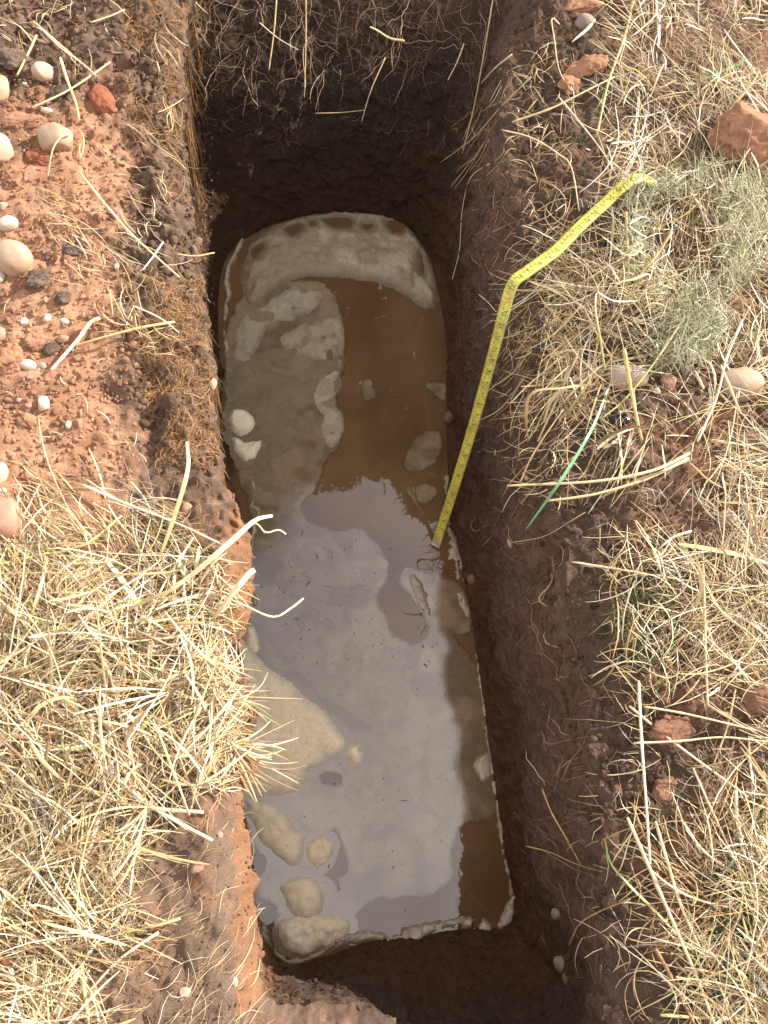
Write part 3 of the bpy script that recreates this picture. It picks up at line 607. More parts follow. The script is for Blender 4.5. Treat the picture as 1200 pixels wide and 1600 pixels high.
for (cx, cy, rx, ry, n) in ((1000, 860, 42, 28, 1300), (1005, 970, 55, 75, 3400), (915, 225, 20, 22, 350), (905, 265, 18, 16, 250), (1150, 1400, 50, 70, 2600), (1180, 1530, 60, 60, 2400), (1100, 1530, 35, 40, 1200), (1180, 690, 14, 20, 200), (1200, 1230, 35, 60, 500), (860, 690, 14, 10, 120), (20, 1380, 60, 50, 500), (250, 985, 14, 10, 60)):
    r = np.sqrt(RNG.uniform(0, 1, n)); th = RNG.uniform(0, 6.283, n); q = np.c_[cx + rx * r * np.cos(th), cy + ry * r * np.sin(th)]
    kk = (fbm(np.c_[q, np.zeros(n)], 26., 3, 9) > -.05) & (RNG.uniform(0, 1, n) < .75); q = q[kk]; n = len(q)
    parts.append(lay(q, RNG.uniform(.005, .020, n), RNG.uniform(.0007, .0016, n), RNG.uniform(0, 6.283, n), pal('moss', n), k=3, lift=.010, curl=1., tilt=.08))
V, F, C = join(parts); tag(mesh_np('moss', V, F, M_moss, C), 'dark green moss and seedlings growing between the straw on the right', 'moss', kind='stuff')

# bits floating on the water
ZQ = [(375, 400), (670, 400), (690, 600), (700, 850), (740, 1050), (780, 1400), (600, 1440), (420, 1450), (385, 1200), (395, 900), (365, 600)]
q = np.vstack([sample(ZQ, 260), sample([(420, 830), (620, 840), (620, 1050), (430, 1040)], 140), sample([(640, 860), (760, 960), (770, 1250), (690, 1250), (660, 1050)], 60), sample([(440, 620), (540, 560), (545, 700), (440, 760)], 50)])
n = len(q); c = P(q[:, 0], q[:, 1], ZW + .0035); k = 4; th = RNG.uniform(0, 6.28, n)[:, None] + np.cumsum(RNG.normal(0, .12, (n, k)), 1)
st = np.where(RNG.uniform(0, 1, n) < .93, RNG.uniform(.0008, .0045, n), RNG.uniform(.008, .02, n))[:, None] / 3
X = c[:, 0:1] + np.cumsum(np.cos(th) * st, 1); Y = c[:, 1:2] + np.cumsum(np.sin(th) * st, 1)
cc = np.where(RNG.uniform(0, 1, n)[:, None] < .6, np.array([.05, .038, .028]), np.array([.42, .36, .25])) * RNG.uniform(.6, 1.1, (n, 1))
V, F, C = ribbons(np.stack([X, Y, np.full(X.shape, ZW + .0035)], -1), RNG.uniform(.0006, .0022, n), cc, roll=np.zeros(n), arch=.3)
tag(mesh_np('floating_debris', V, F, M_root, C), 'specks and bits of straw floating on the muddy water', 'debris', kind='stuff')

# rootlets on the walls
def wall_roots(n, ulo, uhi, vlo, vhi, lmin, lmax, wmin, wmax, palette, bright=1., down=.5, offn=.003):
    k = 9; u0 = RNG.uniform(ulo, uhi, n); v0 = RNG.uniform(vlo, vhi, n)
    ang = RNG.normal(-math.pi / 2, 1.1, n) if down else RNG.uniform(0, 6.28, n)
    A = ang[:, None] + np.cumsum(RNG.normal(0, .38, (n, k)), 1); st = RNG.uniform(lmin, lmax, n)[:, None] / (k - 1)
    U = u0[:, None] + np.cumsum(np.cos(A) * st, 1) / .0028; Vv = v0[:, None] + np.cumsum(np.sin(A) * st, 1) / .0024
    Vc = np.clip(Vv, 2, NVt - 1.001); ui = U % NU
    i0 = np.floor(Vc).astype(int); j0 = np.floor(ui).astype(int) % NU; i1 = np.minimum(i0 + 1, NVt - 1); j1 = (j0 + 1) % NU
    fi = (Vc - i0)[..., None]; fj = (ui - np.floor(ui))[..., None]
    p = lerp(lerp(wall[i0, j0], wall[i0, j1], fj), lerp(wall[i1, j0], wall[i1, j1], fj), fi)
    p = p.copy(); lift = RNG.uniform(.001, offn, n)[:, None] + np.linspace(0, 1, k)[None] ** 2 * RNG.uniform(0, offn * 3, n)[:, None]
    p[..., :2] -= outd[j0] * lift[..., None]
    return ribbons(p, RNG.uniform(wmin, wmax, n), pal(palette, n) * bright, roll=RNG.uniform(-.4, .4, n) + 1.2)
cL, cF, cR, cN = 0, NS[0], NS[0] + NS[1], NS[0] + NS[1] + NS[2]
parts = [wall_roots(1500, cR, cN, 60, 200, .01, .05, .0003, .0007, 'wroot'), wall_roots(900, cF, cR, 80, 202, .01, .05, .0003, .0008, 'wroot'),
         wall_roots(260, cF, cR, 150, 202, .03, .12, .0006, .0015, 'wroot', 1.7, offn=.008), wall_roots(900, 0, cF, 110, 202, .01, .04, .0003, .0008, 'root'),
         wall_roots(300, cN, NU, 80, 202, .01, .05, .0003, .0007, 'wroot'), wall_roots(300, cR, cN, 120, 202, .02, .08, .0006, .0012, 'wroot', 1.9, offn=.006)]
V, F, C = join(parts); tag(mesh_np('rootlets', V, F, M_root, C), 'fine rootlets poking out of the dark pit walls', 'roots', kind='stuff')

# soil crumbs
def ico(sub):
    import bmesh
    bm = bmesh.new(); bmesh.ops.create_icosphere(bm, subdivisions=sub, radius=1.0); bm.verts.ensure_lookup_table()
    v = np.array([w.co[:] for w in bm.verts]); f = np.array([[w.index for w in fc_.verts] for fc_ in bm.faces]); bm.free(); return v, f
I1, F1 = ico(1)
def crumbs(q, r, shade=1.):
    pts = []; n = len(q)
    for (x, y) in q:
        h, _ = hit(x, y); pts.append((h.x, h.y, h.z))
    pts = np.array(pts); keep = pts[:, 2] > ZW + .01; pts = pts[keep]; r = r[keep]; q = q[keep]; n = len(pts)
    sc = r[:, None, None] * RNG.uniform(.6, 1.2, (n, 1, 3)) * (1 + .45 * RNG.uniform(-1, 1, (n, len(I1), 1)))
    V = I1[None] * sc + pts[:, None, :] + np.array([0, 0, .25]) * r[:, None, None]
    nz1 = noise(pts, .05, 7); c = soil_colour(pts, q[:, 0], q[:, 1], nz1, noise(pts, .03, 8), RNG.uniform(-1, 1, n)) * shade
    return V.reshape(-1, 3), (F1[None] + np.arange(n)[:, None, None] * len(I1)).reshape(-1, 3), np.repeat(c, len(I1), 0)
parts = []
for poly, n, r0, r1 in (([(-150, 150), (330, 100), (340, 740), (60, 760), (-150, 880)], 9000, .0008, .0050), ([(180, 1290), (395, 1250), (410, 1560), (420, 1700), (170, 1700)], 1000, .0006, .0028),
                       ([(830, 0), (930, 0), (900, 330), (860, 700), (1100, 560), (1250, 560), (1200, 850), (1100, 1300), (960, 1300), (900, 900), (780, 300)], 5200, .0008, .0050), ([(-150, -100), (300, -100), (260, 150), (-150, 180)], 2600, .001, .006)):
    parts.append(crumbs(sample(poly, n), r0 + (r1 - r0) * RNG.uniform(0, 1, n) ** 3))
I2_, F2_ = ico(2)
for poly, n, r0, r1, shd in (([(200, -120), (330, -120), (300, 320), (335, 520), (345, 720), (240, 740), (190, 520), (200, 300)], 620, .002, .0095, 1.), ([(-100, -120), (220, -120), (200, 130), (-100, 200)], 260, .003, .011, .9),
                            ([(760, 20), (900, -60), (930, 60), (880, 330), (850, 620), (890, 800), (960, 1000), (1040, 1150), (1000, 1600), (940, 1600), (900, 1200), (840, 900), (820, 500)], 620, .002, .009, 1.), ([(-100, 300), (200, 300), (220, 720), (-100, 720)], 160, .002, .008, .9)):
    q = sample(poly, n); pts = np.array([hit(x, y)[0][:] for x, y in q]); rr_ = r0 + (r1 - r0) * RNG.uniform(0, 1, n) ** 2.2
    sc = rr_[:, None, None] * RNG.uniform(.6, 1.15, (n, 1, 3)); base3 = I2_[None] * np.ones((n, 1, 1)); off3 = base3 * 1. + RNG.uniform(0, 50, (n, 1, 3))
    V_ = base3 * (1 + .42 * fbm(off3, .8, 3, 61))[..., None] * sc + pts[:, None]
    c3 = soil_colour(pts, q[:, 0], q[:, 1], noise(pts, .05, 7), noise(pts, .03, 8), RNG.uniform(-1, 1, n)) * shd * RNG.uniform(.65, 1.1, (n, 1))
    parts.append((V_.reshape(-1, 3), (F2_[None] + np.arange(n)[:, None, None] * len(I2_)).reshape(-1, 3), np.repeat(c3, len(I2_), 0)))
n = 15000; iu = RNG.integers(0, NU, n); iv = RNG.integers(8, NVt, n); pw = wall[iv, iu]; rr_ = .0008 + .0055 * RNG.uniform(0, 1, n) ** 4
sc = rr_[:, None, None] * RNG.uniform(.6, 1.2, (n, 1, 3)) * (1 + .45 * RNG.uniform(-1, 1, (n, len(I1), 1)))
parts.append(((I1[None] * sc + pw[:, None]).reshape(-1, 3), (F1[None] + np.arange(n)[:, None, None] * len(I1)).reshape(-1, 3), np.repeat(wcol[iv, iu] * RNG.uniform(.8, 1.35, (n, 1)), len(I1), 0)))
V, F, C = join(parts); tag(mesh_np('soil_crumbs', V, F, M_soil, C, smooth=False), 'loose crumbs of soil lying on the ground round the pit', 'soil', kind='stuff')

# ------------------------------------------------------------------ stones and clods
STONE = {'white': grain_mat('white_quartz', .45, 500., .0002, 60., .08, (.64, .56, .46), .4, (.48, .35, .24)),
         'tan': grain_mat('tan_stone', .7, 400., .0005, 60., .16, (.47, .37, .27), .3, (.40, .24, .15)),
         'grey': grain_mat('grey_stone', .7, 500., .0004, 50., .14, (.34, .28, .23), .3, (.24, .18, .14)),
         'pink': grain_mat('pink_stone', .7, 450., .0005, 50., .16, (.46, .27, .19), .3, (.34, .18, .12)),
         'dust': grain_mat('dusty_grey_stone', .85, 450., .0005, 40., .12, (.50, .42, .34), .2, (.42, .27, .18)),
         'muddy': grain_mat('muddy_stone', .8, 450., .0006, 90., .25, (.20, .13, .095), .25, (.12, .078, .055)),
 'muddyg': grain_mat('muddy_grey_stone', .8, 450., .0006, 90., .25, (.30, .25, .20), .25, (.14, .095, .07)),
 'dark': grain_mat('dark_clod', .95, 420., .003, 140., .4, (.14, .10, .08), .1, (.22, .15, .11)),
         'redclod': grain_mat('red_clod', .95, 500., .0025, 120., .3, (.50, .27, .165), .1, (.38, .19, .115)),
         'earthclod': grain_mat('earth_clod', .95, 500., .0025, 120., .3, (.33, .17, .11), .1, (.22, .12, .08)),
 'brick': grain_mat('brick_red_fragment', .9, 500., .0015, 120., .25, (.34, .13, .07), .1, (.27, .10, .06))}
I4, F4 = ico(4); I5, F5 = ico(5)
def stone(px, py, rx, ry, rot, mat, label, flat=.65, sink=.35, rough=.10, cat='stone', name='stone', group=None, seed=0, facet=0.):
    rough = rough * 1.7 if rough < .2 else rough; sink = min(sink + .08, .48)
    p, nrm = hit(px, py); k = (CAMV - p).dot(RW.transposed() @ Vector((0, 0, 1)) if False else Vector(RWn[:, 2])) / FPX
    a, b_ = rx * k, ry * k; c_ = min(a, b_) * flat
    big = max(a, b_) > .02 or rough > .3
    I, Fc = (I5, F5) if (rough > .25 and big) else (I4, F4)
    q = I + seed * 7.3
    d = 1 + 1.5 * rough * fbm(q, 1.0, 4, seed) + (rough * .5 * fbm(q, .3, 3, seed + 9) if rough > .25 else 0)
    V = I * d[:, None]
    rs_ = np.random.default_rng(seed * 13 + 1); big_r = rough < .3
    for _ in range(7 if big_r else 12):
        dv = rs_.normal(0, 1, 3); dv /= np.linalg.norm(dv); lim = rs_.uniform(.72, .93) if big_r else rs_.uniform(.78, 1.0)
        ex = np.clip(V @ dv - lim, 0, None); V = V - dv * (ex * .8)[:, None]
    if not big_r:
        V = V * (1 + rough * (.5 * fbm(V + seed, .45, 3, seed) + .34 * np.abs(fbm(V + seed, .16, 3, seed + 4))))[:, None]
    if facet: V = np.sign(V) * np.abs(V) ** (1 - facet)
    V = V * np.array([a, b_, c_]); ca, sa = math.cos(rot), math.sin(rot)
    V = np.c_[V[:, 0] * ca - V[:, 1] * sa, V[:, 0] * sa + V[:, 1] * ca, V[:, 2]]
    o = mesh_np(name, V, Fc, STONE[mat]); up = Vector((0, 0, 1)).lerp(nrm, .5 if p.z > -.05 else .9).normalized()
    o.rotation_mode = 'QUATERNION'; o.rotation_quaternion = Vector((0, 0, 1)).rotation_difference(up)
    o.location = p + up * c_ * (1 - 2 * sink); tag(o, label, cat, group); return o
ST = [
 (67, 115, 17, 17, 0, 'dust', 'round pale grey stone high on the left, above the red fragment', .8, .3, .06),
 (88, 221, 29, 27, .5, 'tan', 'round tan stone with a straw bent across it', .8, .3, .10),
 (-2, 236, 24, 27, 0, 'dust', 'large pale stone cut by the left frame, level with the tan stone', .8, .3, .07),
 (-4, 143, 20, 30, 0, 'tan', 'tan stone cut by the left frame, uppermost of the left edge', .7, .3, .07),
 (14, 351, 17, 12, .5, 'white', 'small white stone right above the big egg shaped stone', .8, .3, .08),
 (4, 323, 9, 7, .2, 'tan', 'tiny tan pebble at the left frame above the white stone', .8, .35, .08),
 (20, 407, 32, 29, -.6, 'tan', 'big egg shaped tan grey stone on the red soil', .85, .3, .05),
 (-2, 432, 10, 14, 0, 'white', 'pale pebble tucked left under the egg shaped stone', .8, .3, .06),
 (43, 571, 14, 10, -.3, 'white', 'brightest oval white pebble on the red soil', .8, .3, .05),
 (65, 573, 8, 7, 0, 'grey', 'small grey pebble touching the bright white one', .8, .3, .08),
 (45, 590, 5, 4, 0, 'grey', 'tiny blue grey pebble below the bright white one', .8, .3, .08),
 (68, 632, 9, 14, .1, 'white', 'half white upright pebble on the red soil', .8, .3, .12),
 (38, 503, 6, 8, 0, 'white', 'small cream pebble, left of the row of three', .8, .3, .08),
 (74, 498, 6.5, 9, .1, 'white', 'small cream pebble, middle of the row of three', .8, .3, .08),
 (101, 502, 7, 5, -.4, 'white', 'small flat white pebble, right of the row of three', .6, .3, .08),
 (100, 531, 10, 8, .1, 'pink', 'pinkish pebble beside the thick pale stalk', .8, .35, .12),
 (106, 545, 7, 7, .1, 'pink', 'small pink pebble under the pinkish one', .8, .35, .12),
 (0, 522, 9, 13, .1, 'pink', 'pale pink pebble cut by the left frame', .8, .35, .12),
 (8, 812, 32, 40, .25, 'pink', 'biggest reddish brown cobble at the left frame beside the straw', .85, .3, .05),
 (-2, 744, 15, 23, 0, 'dust', 'white grey cobble cut by the left frame above the reddish cobble', .85, .3, .05),
 (2, 767, 8, 6, 0, 'white', 'small cream pebble between the two cobbles at the left frame', .8, .3, .05),
 (107, 664, 5, 7, 0, 'white', 'little cream pebble at the crumbly hollow', .8, .3, .08),
 (44, 634, 6, 5, 0, 'pink', 'tiny pink pebble left of the half white one', .8, .3, .1),
 (30, 626, 5, 4, 0, 'tan', 'tiny tan pebble left of the half white one', .8, .3, .1),
 (29, 782, 4, 4, 0, 'white', 'tiny white pebble right of the reddish cobble', .8, .3, .1),
 (18, 711, 7, 5, 0, 'pink', 'pinkish pebble above the white grey cobble', .8, .35, .1),
 (72, 173, 9, 5, .0, 'white', 'small white flake between two left stones', .6, .3, .08),
 (54, 197, 7, 6, .5, 'tan', 'small yellow pebble above left of the tan stone', .8, .3, .08),
 (59, 238, 5, 6, .0, 'white', 'tiny white pebble left of the tan stone', .8, .3, .08),
 (38, 131, 4, 4, .0, 'white', 'tiny white pebble left of the round pale stone', .8, .3, .08),
 (182, 417, 4, 5, .0, 'white', 'tiny white pebble at the rim fringe by crossed straws', .8, .3, .08),
 (293, 797, 10, 13, .3, 'pink', 'oval pinkish stone set in the turf edge', .6, .4, .08),
 (332, 600, 7, 11, .0, 'tan', 'tan pebble stuck in the pit edge on the left', .8, .4, .08),
 (306, 565, 5, 5, .0, 'tan', 'tiny tan pebble in the root felt', .8, .4, .08),
 (192, 862, 9, 8, .0, 'pink', 'small pale stone showing through the straw', .8, .3, .08),
 (158, 1481, 8, 11, -.2, 'tan', 'tan pebble between straws near the lower left', .8, .3, .08),
 (289, 1550, 9, 9, .3, 'tan', 'pale pebble embedded in the bare lower left soil', .5, .45, .1),
 (367, 1534, 5, 9, .1, 'tan', 'narrow tan pebble near the lower corner of the pit', .6, .4, .08),
 (344, 1305, 5, 5, .0, 'pink', 'tiny pebble beside the pit edge on the lower left', .6, .4, .08),
 (308, 1355, 11, 8, .4, 'pink', 'stone in a hole of the bare lower left soil', .8, .3, .12),
 (911, 40, 17, 16, .0, 'grey', 'round dark grey stone at the top right beside the straw', .85, .3, .05),
 (980, 591, 33, 24, -.1, 'dust', 'wide grey stone behind the crossed yellow stalks', .7, .3, .06),
 (1043, 599, 13, 16, .0, 'pink', 'small pink stone right of the wide grey stone', .8, .3, .08),
 (1026, 611, 6, 6, .0, 'white', 'tiny pale pebble between the grey and pink stones', .8, .3, .08),
 (1157, 602, 36, 30, -.1, 'tan', 'large brown stone half under straw at the right', .75, .3, .05),
 (1135, 811, 16, 14, -.3, 'tan', 'tan stone peeping through straw at the right', .8, .3, .06),
 (1190, 263, 10, 14, -.4, 'dust', 'small grey stone lodged on the big red clod', .8, .2, .06),
 (1158, 880, 13, 7, .0, 'white', 'flat white stone under thick straw at the right edge', .7, .3, .06),
 (797, 848, 5, 8, .1, 'dust', 'white chip stuck in the dark right wall', .6, .3, .15),
 (823, 747, 4, 4, .1, 'white', 'tiny white chip high in the dark right wall', .6, .3, .15),
 (739, 906, 9, 9, .1, 'muddy', 'orange stone in the right wall above the water', .8, .3, .1),
 (704, 652, 10, 11, .1, 'muddy', 'reddish stone at the waterline left of the tape', .8, .3, .1),
 (788, 652, 3, 6, .1, 'muddyg', 'tiny tan chip in the right wall beside the tape', .6, .3, .1),
 (870, 1428, 9, 9, .4, 'muddyg', 'brownish grey stone in the lower right wall', .7, .35, .1),
 (876, 1506, 10, 14, .3, 'muddyg', 'grey stone low in the near right corner', .7, .35, .1),
 (884, 1530, 6, 9, .3, 'muddy', 'small reddish chip under the corner stone', .7, .35, .1),
 (893, 1008, 4, 3, .3, 'muddyg', 'tiny pink chip in the middle of the right wall', .7, .35, .1),
]
for i, a in enumerate(ST): stone(*a[:6], a[6], a[7], a[8], a[9], seed=i + 1)
CL = [
 (60, 440, 22, 17, .3, 'dark', 'dark crumbly clod beside the egg shaped stone', .6, .2, .5),
 (98, 466, 13, 11, .3, 'dark', 'small dark clod right below the crumbly one', .6, .3, .5),
 (74, 400, 8, 6, .0, 'dark', 'little dark clod right of the egg shaped stone', .6, .3, .4),
 (112, 392, 14, 11, .0, 'dark', 'dark clod under thin straws on the red soil', .6, .3, .5),
 (162, 160, 18, 29, .55, 'brick', 'brick red angular fragment at the upper left', .55, .2, .3),
 (58, 250, 22, 15, .0, 'brick', 'small brick red clod under the tan stone', .6, .2, .45),
 (55, 535, 17, 14, .0, 'redclod', 'brown clod between the pebble row and the white pebble', .6, .2, .45),
 (80, 547, 13, 12, .0, 'dark', 'dark red clod right of the brown clod', .6, .2, .45),
 (12, 565, 26, 24, .0, 'redclod', 'large orange clod at the left frame', .6, .3, .4),
 (42, 658, 14, 13, .0, 'redclod', 'orange clod below the half white pebble', .6, .3, .45),
 (60, 745, 26, 13, .0, 'redclod', 'flat red clod above the straw mat', .6, .35, .4),
 (30, 182+8, 30, 16, .0, 'redclod', 'orange crumbly clod above the small yellow pebble', .5, .3, .5),
 (8, 1530, 30, 50, .0, 'redclod', 'orange clod block in the lower left corner', .6, .35, .3),
 (1158, 236, 68, 46, -.15, 'redclod', 'big red clod of earth on the straw at the right edge', .85, .12, .32),
 (915, 108, 34, 20, .2, 'redclod', 'pinkish clod under the grey stone at the top right', .6, .3, .45),
 (890, 133, 20, 16, .2, 'redclod', 'small red clod beside the rim at the top right', .6, .3, .45),
 (1178, 1092, 28, 28, .2, 'earthclod', 'red brown clod at the right edge below the straw', .7, .3, .4),
 (1055, 1140, 38, 26, .2, 'earthclod', 'flat red clod framed by three straws', .5, .35, .5),
 (1040, 1235, 22, 20, .2, 'earthclod', 'loose red clod beside the long upright straw', .5, .35, .5),
 (1100, 545, 30, 22, .2, 'earthclod', 'brown red clod above the large brown stone', .5, .35, .5),
 (1165, 690, 30, 22, .2, 'earthclod', 'brown red clod below the large brown stone', .5, .4, .5),
 (905, 12, 30, 16, .2, 'redclod', 'tan clod above the round dark grey stone', .6, .3, .4),
 (20, 95, 28, 22, .2, 'dark', 'dark crumbly clod in the upper left corner', .6, .3, .5),
 (90, 140+8, 24, 14, .2, 'dark', 'dark clod under the round pale stone', .6, .35, .5),
]
for i, a in enumerate(CL): stone(*a[:6], a[6], a[7], a[8], a[9], seed=i + 90, cat='clod', name='soil_clod')
# red lump of the subsoil edge and a shiny black shard
m, t, b = new_mat('black_shard'); b.inputs['Base Color'].default_value = (.012, .015, .017, 1); b.inputs['Roughness'].default_value = .12
nn = nd(t, 'ShaderNodeTexNoise', Scale=260., Detail=3.); tco = nd(t, 'ShaderNodeTexCoord'); t.links.new(tco.outputs['Object'], nn.inputs['Vector'])
bp = nd(t, 'ShaderNodeBump', Strength=.7, Distance=.001); t.links.new(nn.outputs['Fac'], bp.inputs['Height']); t.links.new(bp.outputs[0], b.inputs['Normal'])
STONE['black'] = m
stone(968, 657, 16, 9, -.1, 'black', 'shiny black shard below the crossed yellow stalks', .6, .15, .3, cat='shard', name='black_shard', seed=5, facet=.25)

# ------------------------------------------------------------------ single stalks worth naming
def tube(paths, rads, sides=6):
    p = np.asarray(paths, float); k = len(p); t_ = np.gradient(p, axis=0); t_ /= np.linalg.norm(t_, axis=1)[:, None] + 1e-9
    a = np.cross(t_, [0, 0, 1.]); a /= np.linalg.norm(a, axis=1)[:, None] + 1e-9; b = np.cross(a, t_)
    th = np.arange(sides) * 2 * math.pi / sides
    V = p[:, None] + (a[:, None] * np.cos(th)[None, :, None] + b[:, None] * np.sin(th)[None, :, None]) * rads[:, None, None]
    F = []
    for i in range(k - 1):
        for j in range(sides):
            j2 = (j + 1) % sides; F.append((i * sides + j, i * sides + j2, (i + 1) * sides + j2, (i + 1) * sides + j))
    return V.reshape(-1, 3), np.array(F)
SCOL = {'pale': (.82, .67, .40), 'white': (.90, .80, .57), 'tan': (.62, .46, .24), 'gold': (.72, .50, .22), 'yel': (.66, .56, .20), 'olive': (.42, .44, .13), 'green': (.13, .30, .08), 'brown': (.36, .20, .09), 'lime': (.30, .46, .10), 'mint': (.16, .36, .16)}
def stalk(pts, w, col, label, col2=None, kind='tube', name='straw_stalk', cat='straw stalk', lift=.006, heights=None, n=22, twist=0.3):
    """pts photo pixels; the stalk lies lift above whatever is under it, or at the heights given"""
    pix = spline(np.array(pts, float), n); wallm = heights == 'wall'; heights = None if wallm else heights
    if heights is None:
        zs = []
        for x, y in pix:
            h, _ = hit(x, y); q = P(x, y, 0.); zs.append(h.z if h.z > -.12 else -99)
        if wallm: zs = [hit(x, y)[0].z for x, y in pix]
        zs = np.array(zs); ok = zs > -50
        if ok.any(): zs = np.where(ok, zs, zs[ok].mean())
        else: zs[:] = 0
        ks = np.linspace(0, 1, n); A = np.polyfit(ks, zs, 2); zf = np.polyval(A, ks); zf += max(0, (zs - zf).max() * .7)
        zs = zf + lift + .006
    else: zs = np.interp(np.linspace(0, 1, n), np.linspace(0, 1, len(heights)), heights)
    if wallm: zs = zf + .012
    p = P(pix[:, 0], pix[:, 1], zs) if False else np.array([P(a, b_, z) for (a, b_), z in zip(pix, zs)])
    k = FPX / 1.3; ww = w / k * (.78 if kind == 'tube' else .85)
    tt = np.linspace(0, 1, n); c1 = np.array(SCOL[col]); c2 = np.array(SCOL[col2 or col])
    if kind == 'tube':
        r = ww * .5 * (1 - .35 * tt) * (1 + .0 * tt); r[0] *= .75
        for kk in (int(n * .35), int(n * .75)): r[kk] *= 1.25                  # nodes of the stem
        V, F = tube(p, r); C = np.repeat(lerp(c1, c2, tt[:, None]) * RNG.uniform(.85, 1.1, (n, 1)), 6, 0)
        cap0 = np.vstack([V, p[:1], p[-1:]]); nb = len(V); ex = [(nb, (j + 1) % 6, j, j) for j in range(6)]
        C = np.vstack([C, c1[None], c2[None]])
        me = bpy.data.meshes.new(name); fl_ = F.tolist() + [(nb, (j + 1) % 6, j) for j in range(6)] + [(nb + 1, (n - 1) * 6 + j, (n - 1) * 6 + (j + 1) % 6) for j in range(6)]
        me.from_pydata(cap0.tolist(), [], fl_); me.update()
        ca = me.color_attributes.new('Col', 'FLOAT_COLOR', 'POINT'); ca.data.foreach_set('color', np.c_[C, np.ones(len(C))].astype(np.float32).ravel())
        for q in me.polygons: q.use_smooth = True
        me.materials.append(M_straw); o = bpy.data.objects.new(name, me); COL.objects.link(o)
    else:
        roll = np.array([twist]); V, F, C = ribbons(p[None], np.array([ww]), c1[None], roll=roll, arch=.22, taper=.0)
        wprof = np.sin(np.clip(tt * .93 + .07, 0, 1) * math.pi) ** .45; mid = p[:, None]
        V = V.reshape(n, 3, 3); V = mid + (V - mid) * wprof[:, None, None]
        C = np.repeat(lerp(c1, c2, tt[:, None]), 3, 0)
        o = mesh_np(name, V.reshape(-1, 3), F, M_straw, C)
    tag(o, label, cat); return o
S = stalk; LF = dict(kind='leaf', name='grass_blade', cat='grass blade')
S([(950, 608), (925, 670), (880, 745), (820, 830)], 7, 'mint', 'long green blade hanging over the right pit edge', heights=[.03, .05, .04, -.03], **LF)
S([(975, 545), (984, 600), (994, 650), (1003, 688)], 11, 'yel', 'thick yellow stub, upright one of the crossed stalks', 'gold', heights=[.09, .06, .035, .015])
S([(1070, 495), (1020, 570), (975, 625), (938, 655)], 6, 'tan', 'thin yellow stalk crossing behind the thick stub', 'olive', heights=[.05, .05, .04, .03])
S([(1078, 708), (1020, 735), (930, 752), (792, 759)], 8, 'pale', 'upper straw of the long pair pointing at the pit', 'tan', heights=[.03, .03, .02, .0])
S([(1076, 716), (1010, 748), (930, 772), (853, 783)], 8, 'pale', 'lower straw of the long pair pointing at the pit', 'tan', heights=[.025, .03, .02, .005])
S([(894, 878), (970, 890), (1060, 905), (1168, 922)], 5, 'pale', 'long thin straw lying across the moss', 'tan', heights=[-.01, .01, .02, .02])
S([(1098, 880), (1101, 960), (1103, 1030), (1106, 1102)], 7, 'tan', 'straight straw standing down from the thick yellow bundle', 'pale')
S([(998, 1064), (1002, 1150), (1010, 1260), (1016, 1350)], 7, 'white', 'long upright white straw over the dark right slope', heights=[.01, .02, .03, .03])
S([(983, 1103), (1040, 1150), (1100, 1195), (1170, 1246)], 6, 'pale', 'diagonal straw with a frayed tip, crossing the upright white one')
S([(1006, 1104), (1060, 1113), (1110, 1124), (1180, 1141)], 5, 'pale', 'straw running right from the top of the upright white one')
S([(990, 1161), (1060, 1158), (1130, 1152), (1200, 1159)], 5, 'pale', 'level straw crossing the diagonal frayed one')
S([(1149, 1078), (1138, 1130), (1128, 1160), (1115, 1194)], 5, 'tan', 'short steep straw beside the red brown clod')
S([(980, 1277), (1010, 1345), (1032, 1396), (1060, 1460), (1090, 1530), (1120, 1610)], 8, 'pale', 'leftmost long straw slanting down the lower right')
S([(1024, 1283), (1044, 1350), (1066, 1420), (1110, 1515), (1160, 1610)], 7, 'pale', 'second long straw slanting beside the leftmost one')
S([(1083, 1200), (1105, 1250), (1128, 1300), (1156, 1362)], 5, 'pale', 'thin straw slanting above the green tuft')
S([(1064, 1280), (1100, 1330), (1150, 1365), (1200, 1395)], 5, 'pale', 'slim straw slanting right under the thin one')
S([(1178, 1232), (1180, 1300), (1178, 1380), (1176, 1450)], 4, 'tan', 'thin upright straw at the lower right edge')
S([(1150, 1235), (1152, 1280), (1162, 1330), (1185, 1400)], 8, 'white', 'pale bent straw at the right edge above the green leaf')
S([(1024, 1482), (1045, 1520), (1065, 1560), (1090, 1610)], 8, 'brown', 'brown weathered stem at the lower right')
S([(1032, 1586), (1090, 1590), (1150, 1592), (1215, 1600)], 6, 'yel', 'yellow stem lying along the bottom frame', 'pale')
S([(988, 1258), (1010, 1310), (1045, 1350), (1100, 1400), (1130, 1430)], 6, 'brown', 'dull brown stem under the slanting straws')
S([(945, 1312), (955, 1350), (985, 1385), (1030, 1430), (1085, 1490)], 5, 'lime', 'green tipped blade arching out of the lower right slope', 'tan', **LF)
S([(1160, 1418), (1180, 1402), (1205, 1388), (1230, 1370)], 12, 'lime', 'bright green leaf tip at the right edge', 'green', **LF)
S([(1090, 128), (1115, 117), (1140, 106), (1165, 96)], 9, 'mint', 'green blade lying on straw at the upper right', 'green', **LF)
S([(1165, 96), (1178, 112), (1190, 126), (1205, 136)], 6, 'mint', 'bent end of grass blade beside the green one', 'olive', **LF)
S([(992, -10), (975, 60), (950, 130), (932, 215)], 9, 'gold', 'long tan stem slanting across the top right', 'olive')
S([(800, 191), (860, 170), (910, 145), (960, 120)], 7, 'tan', 'tan stem lying towards the pit below the red clods')
S([(784, 203), (830, 215), (872, 240), (893, 262), (905, 330)], 4, 'pale', 'thin kinked straw over the right rim at the top', heights=[.0, .02, .03, .03, .02])
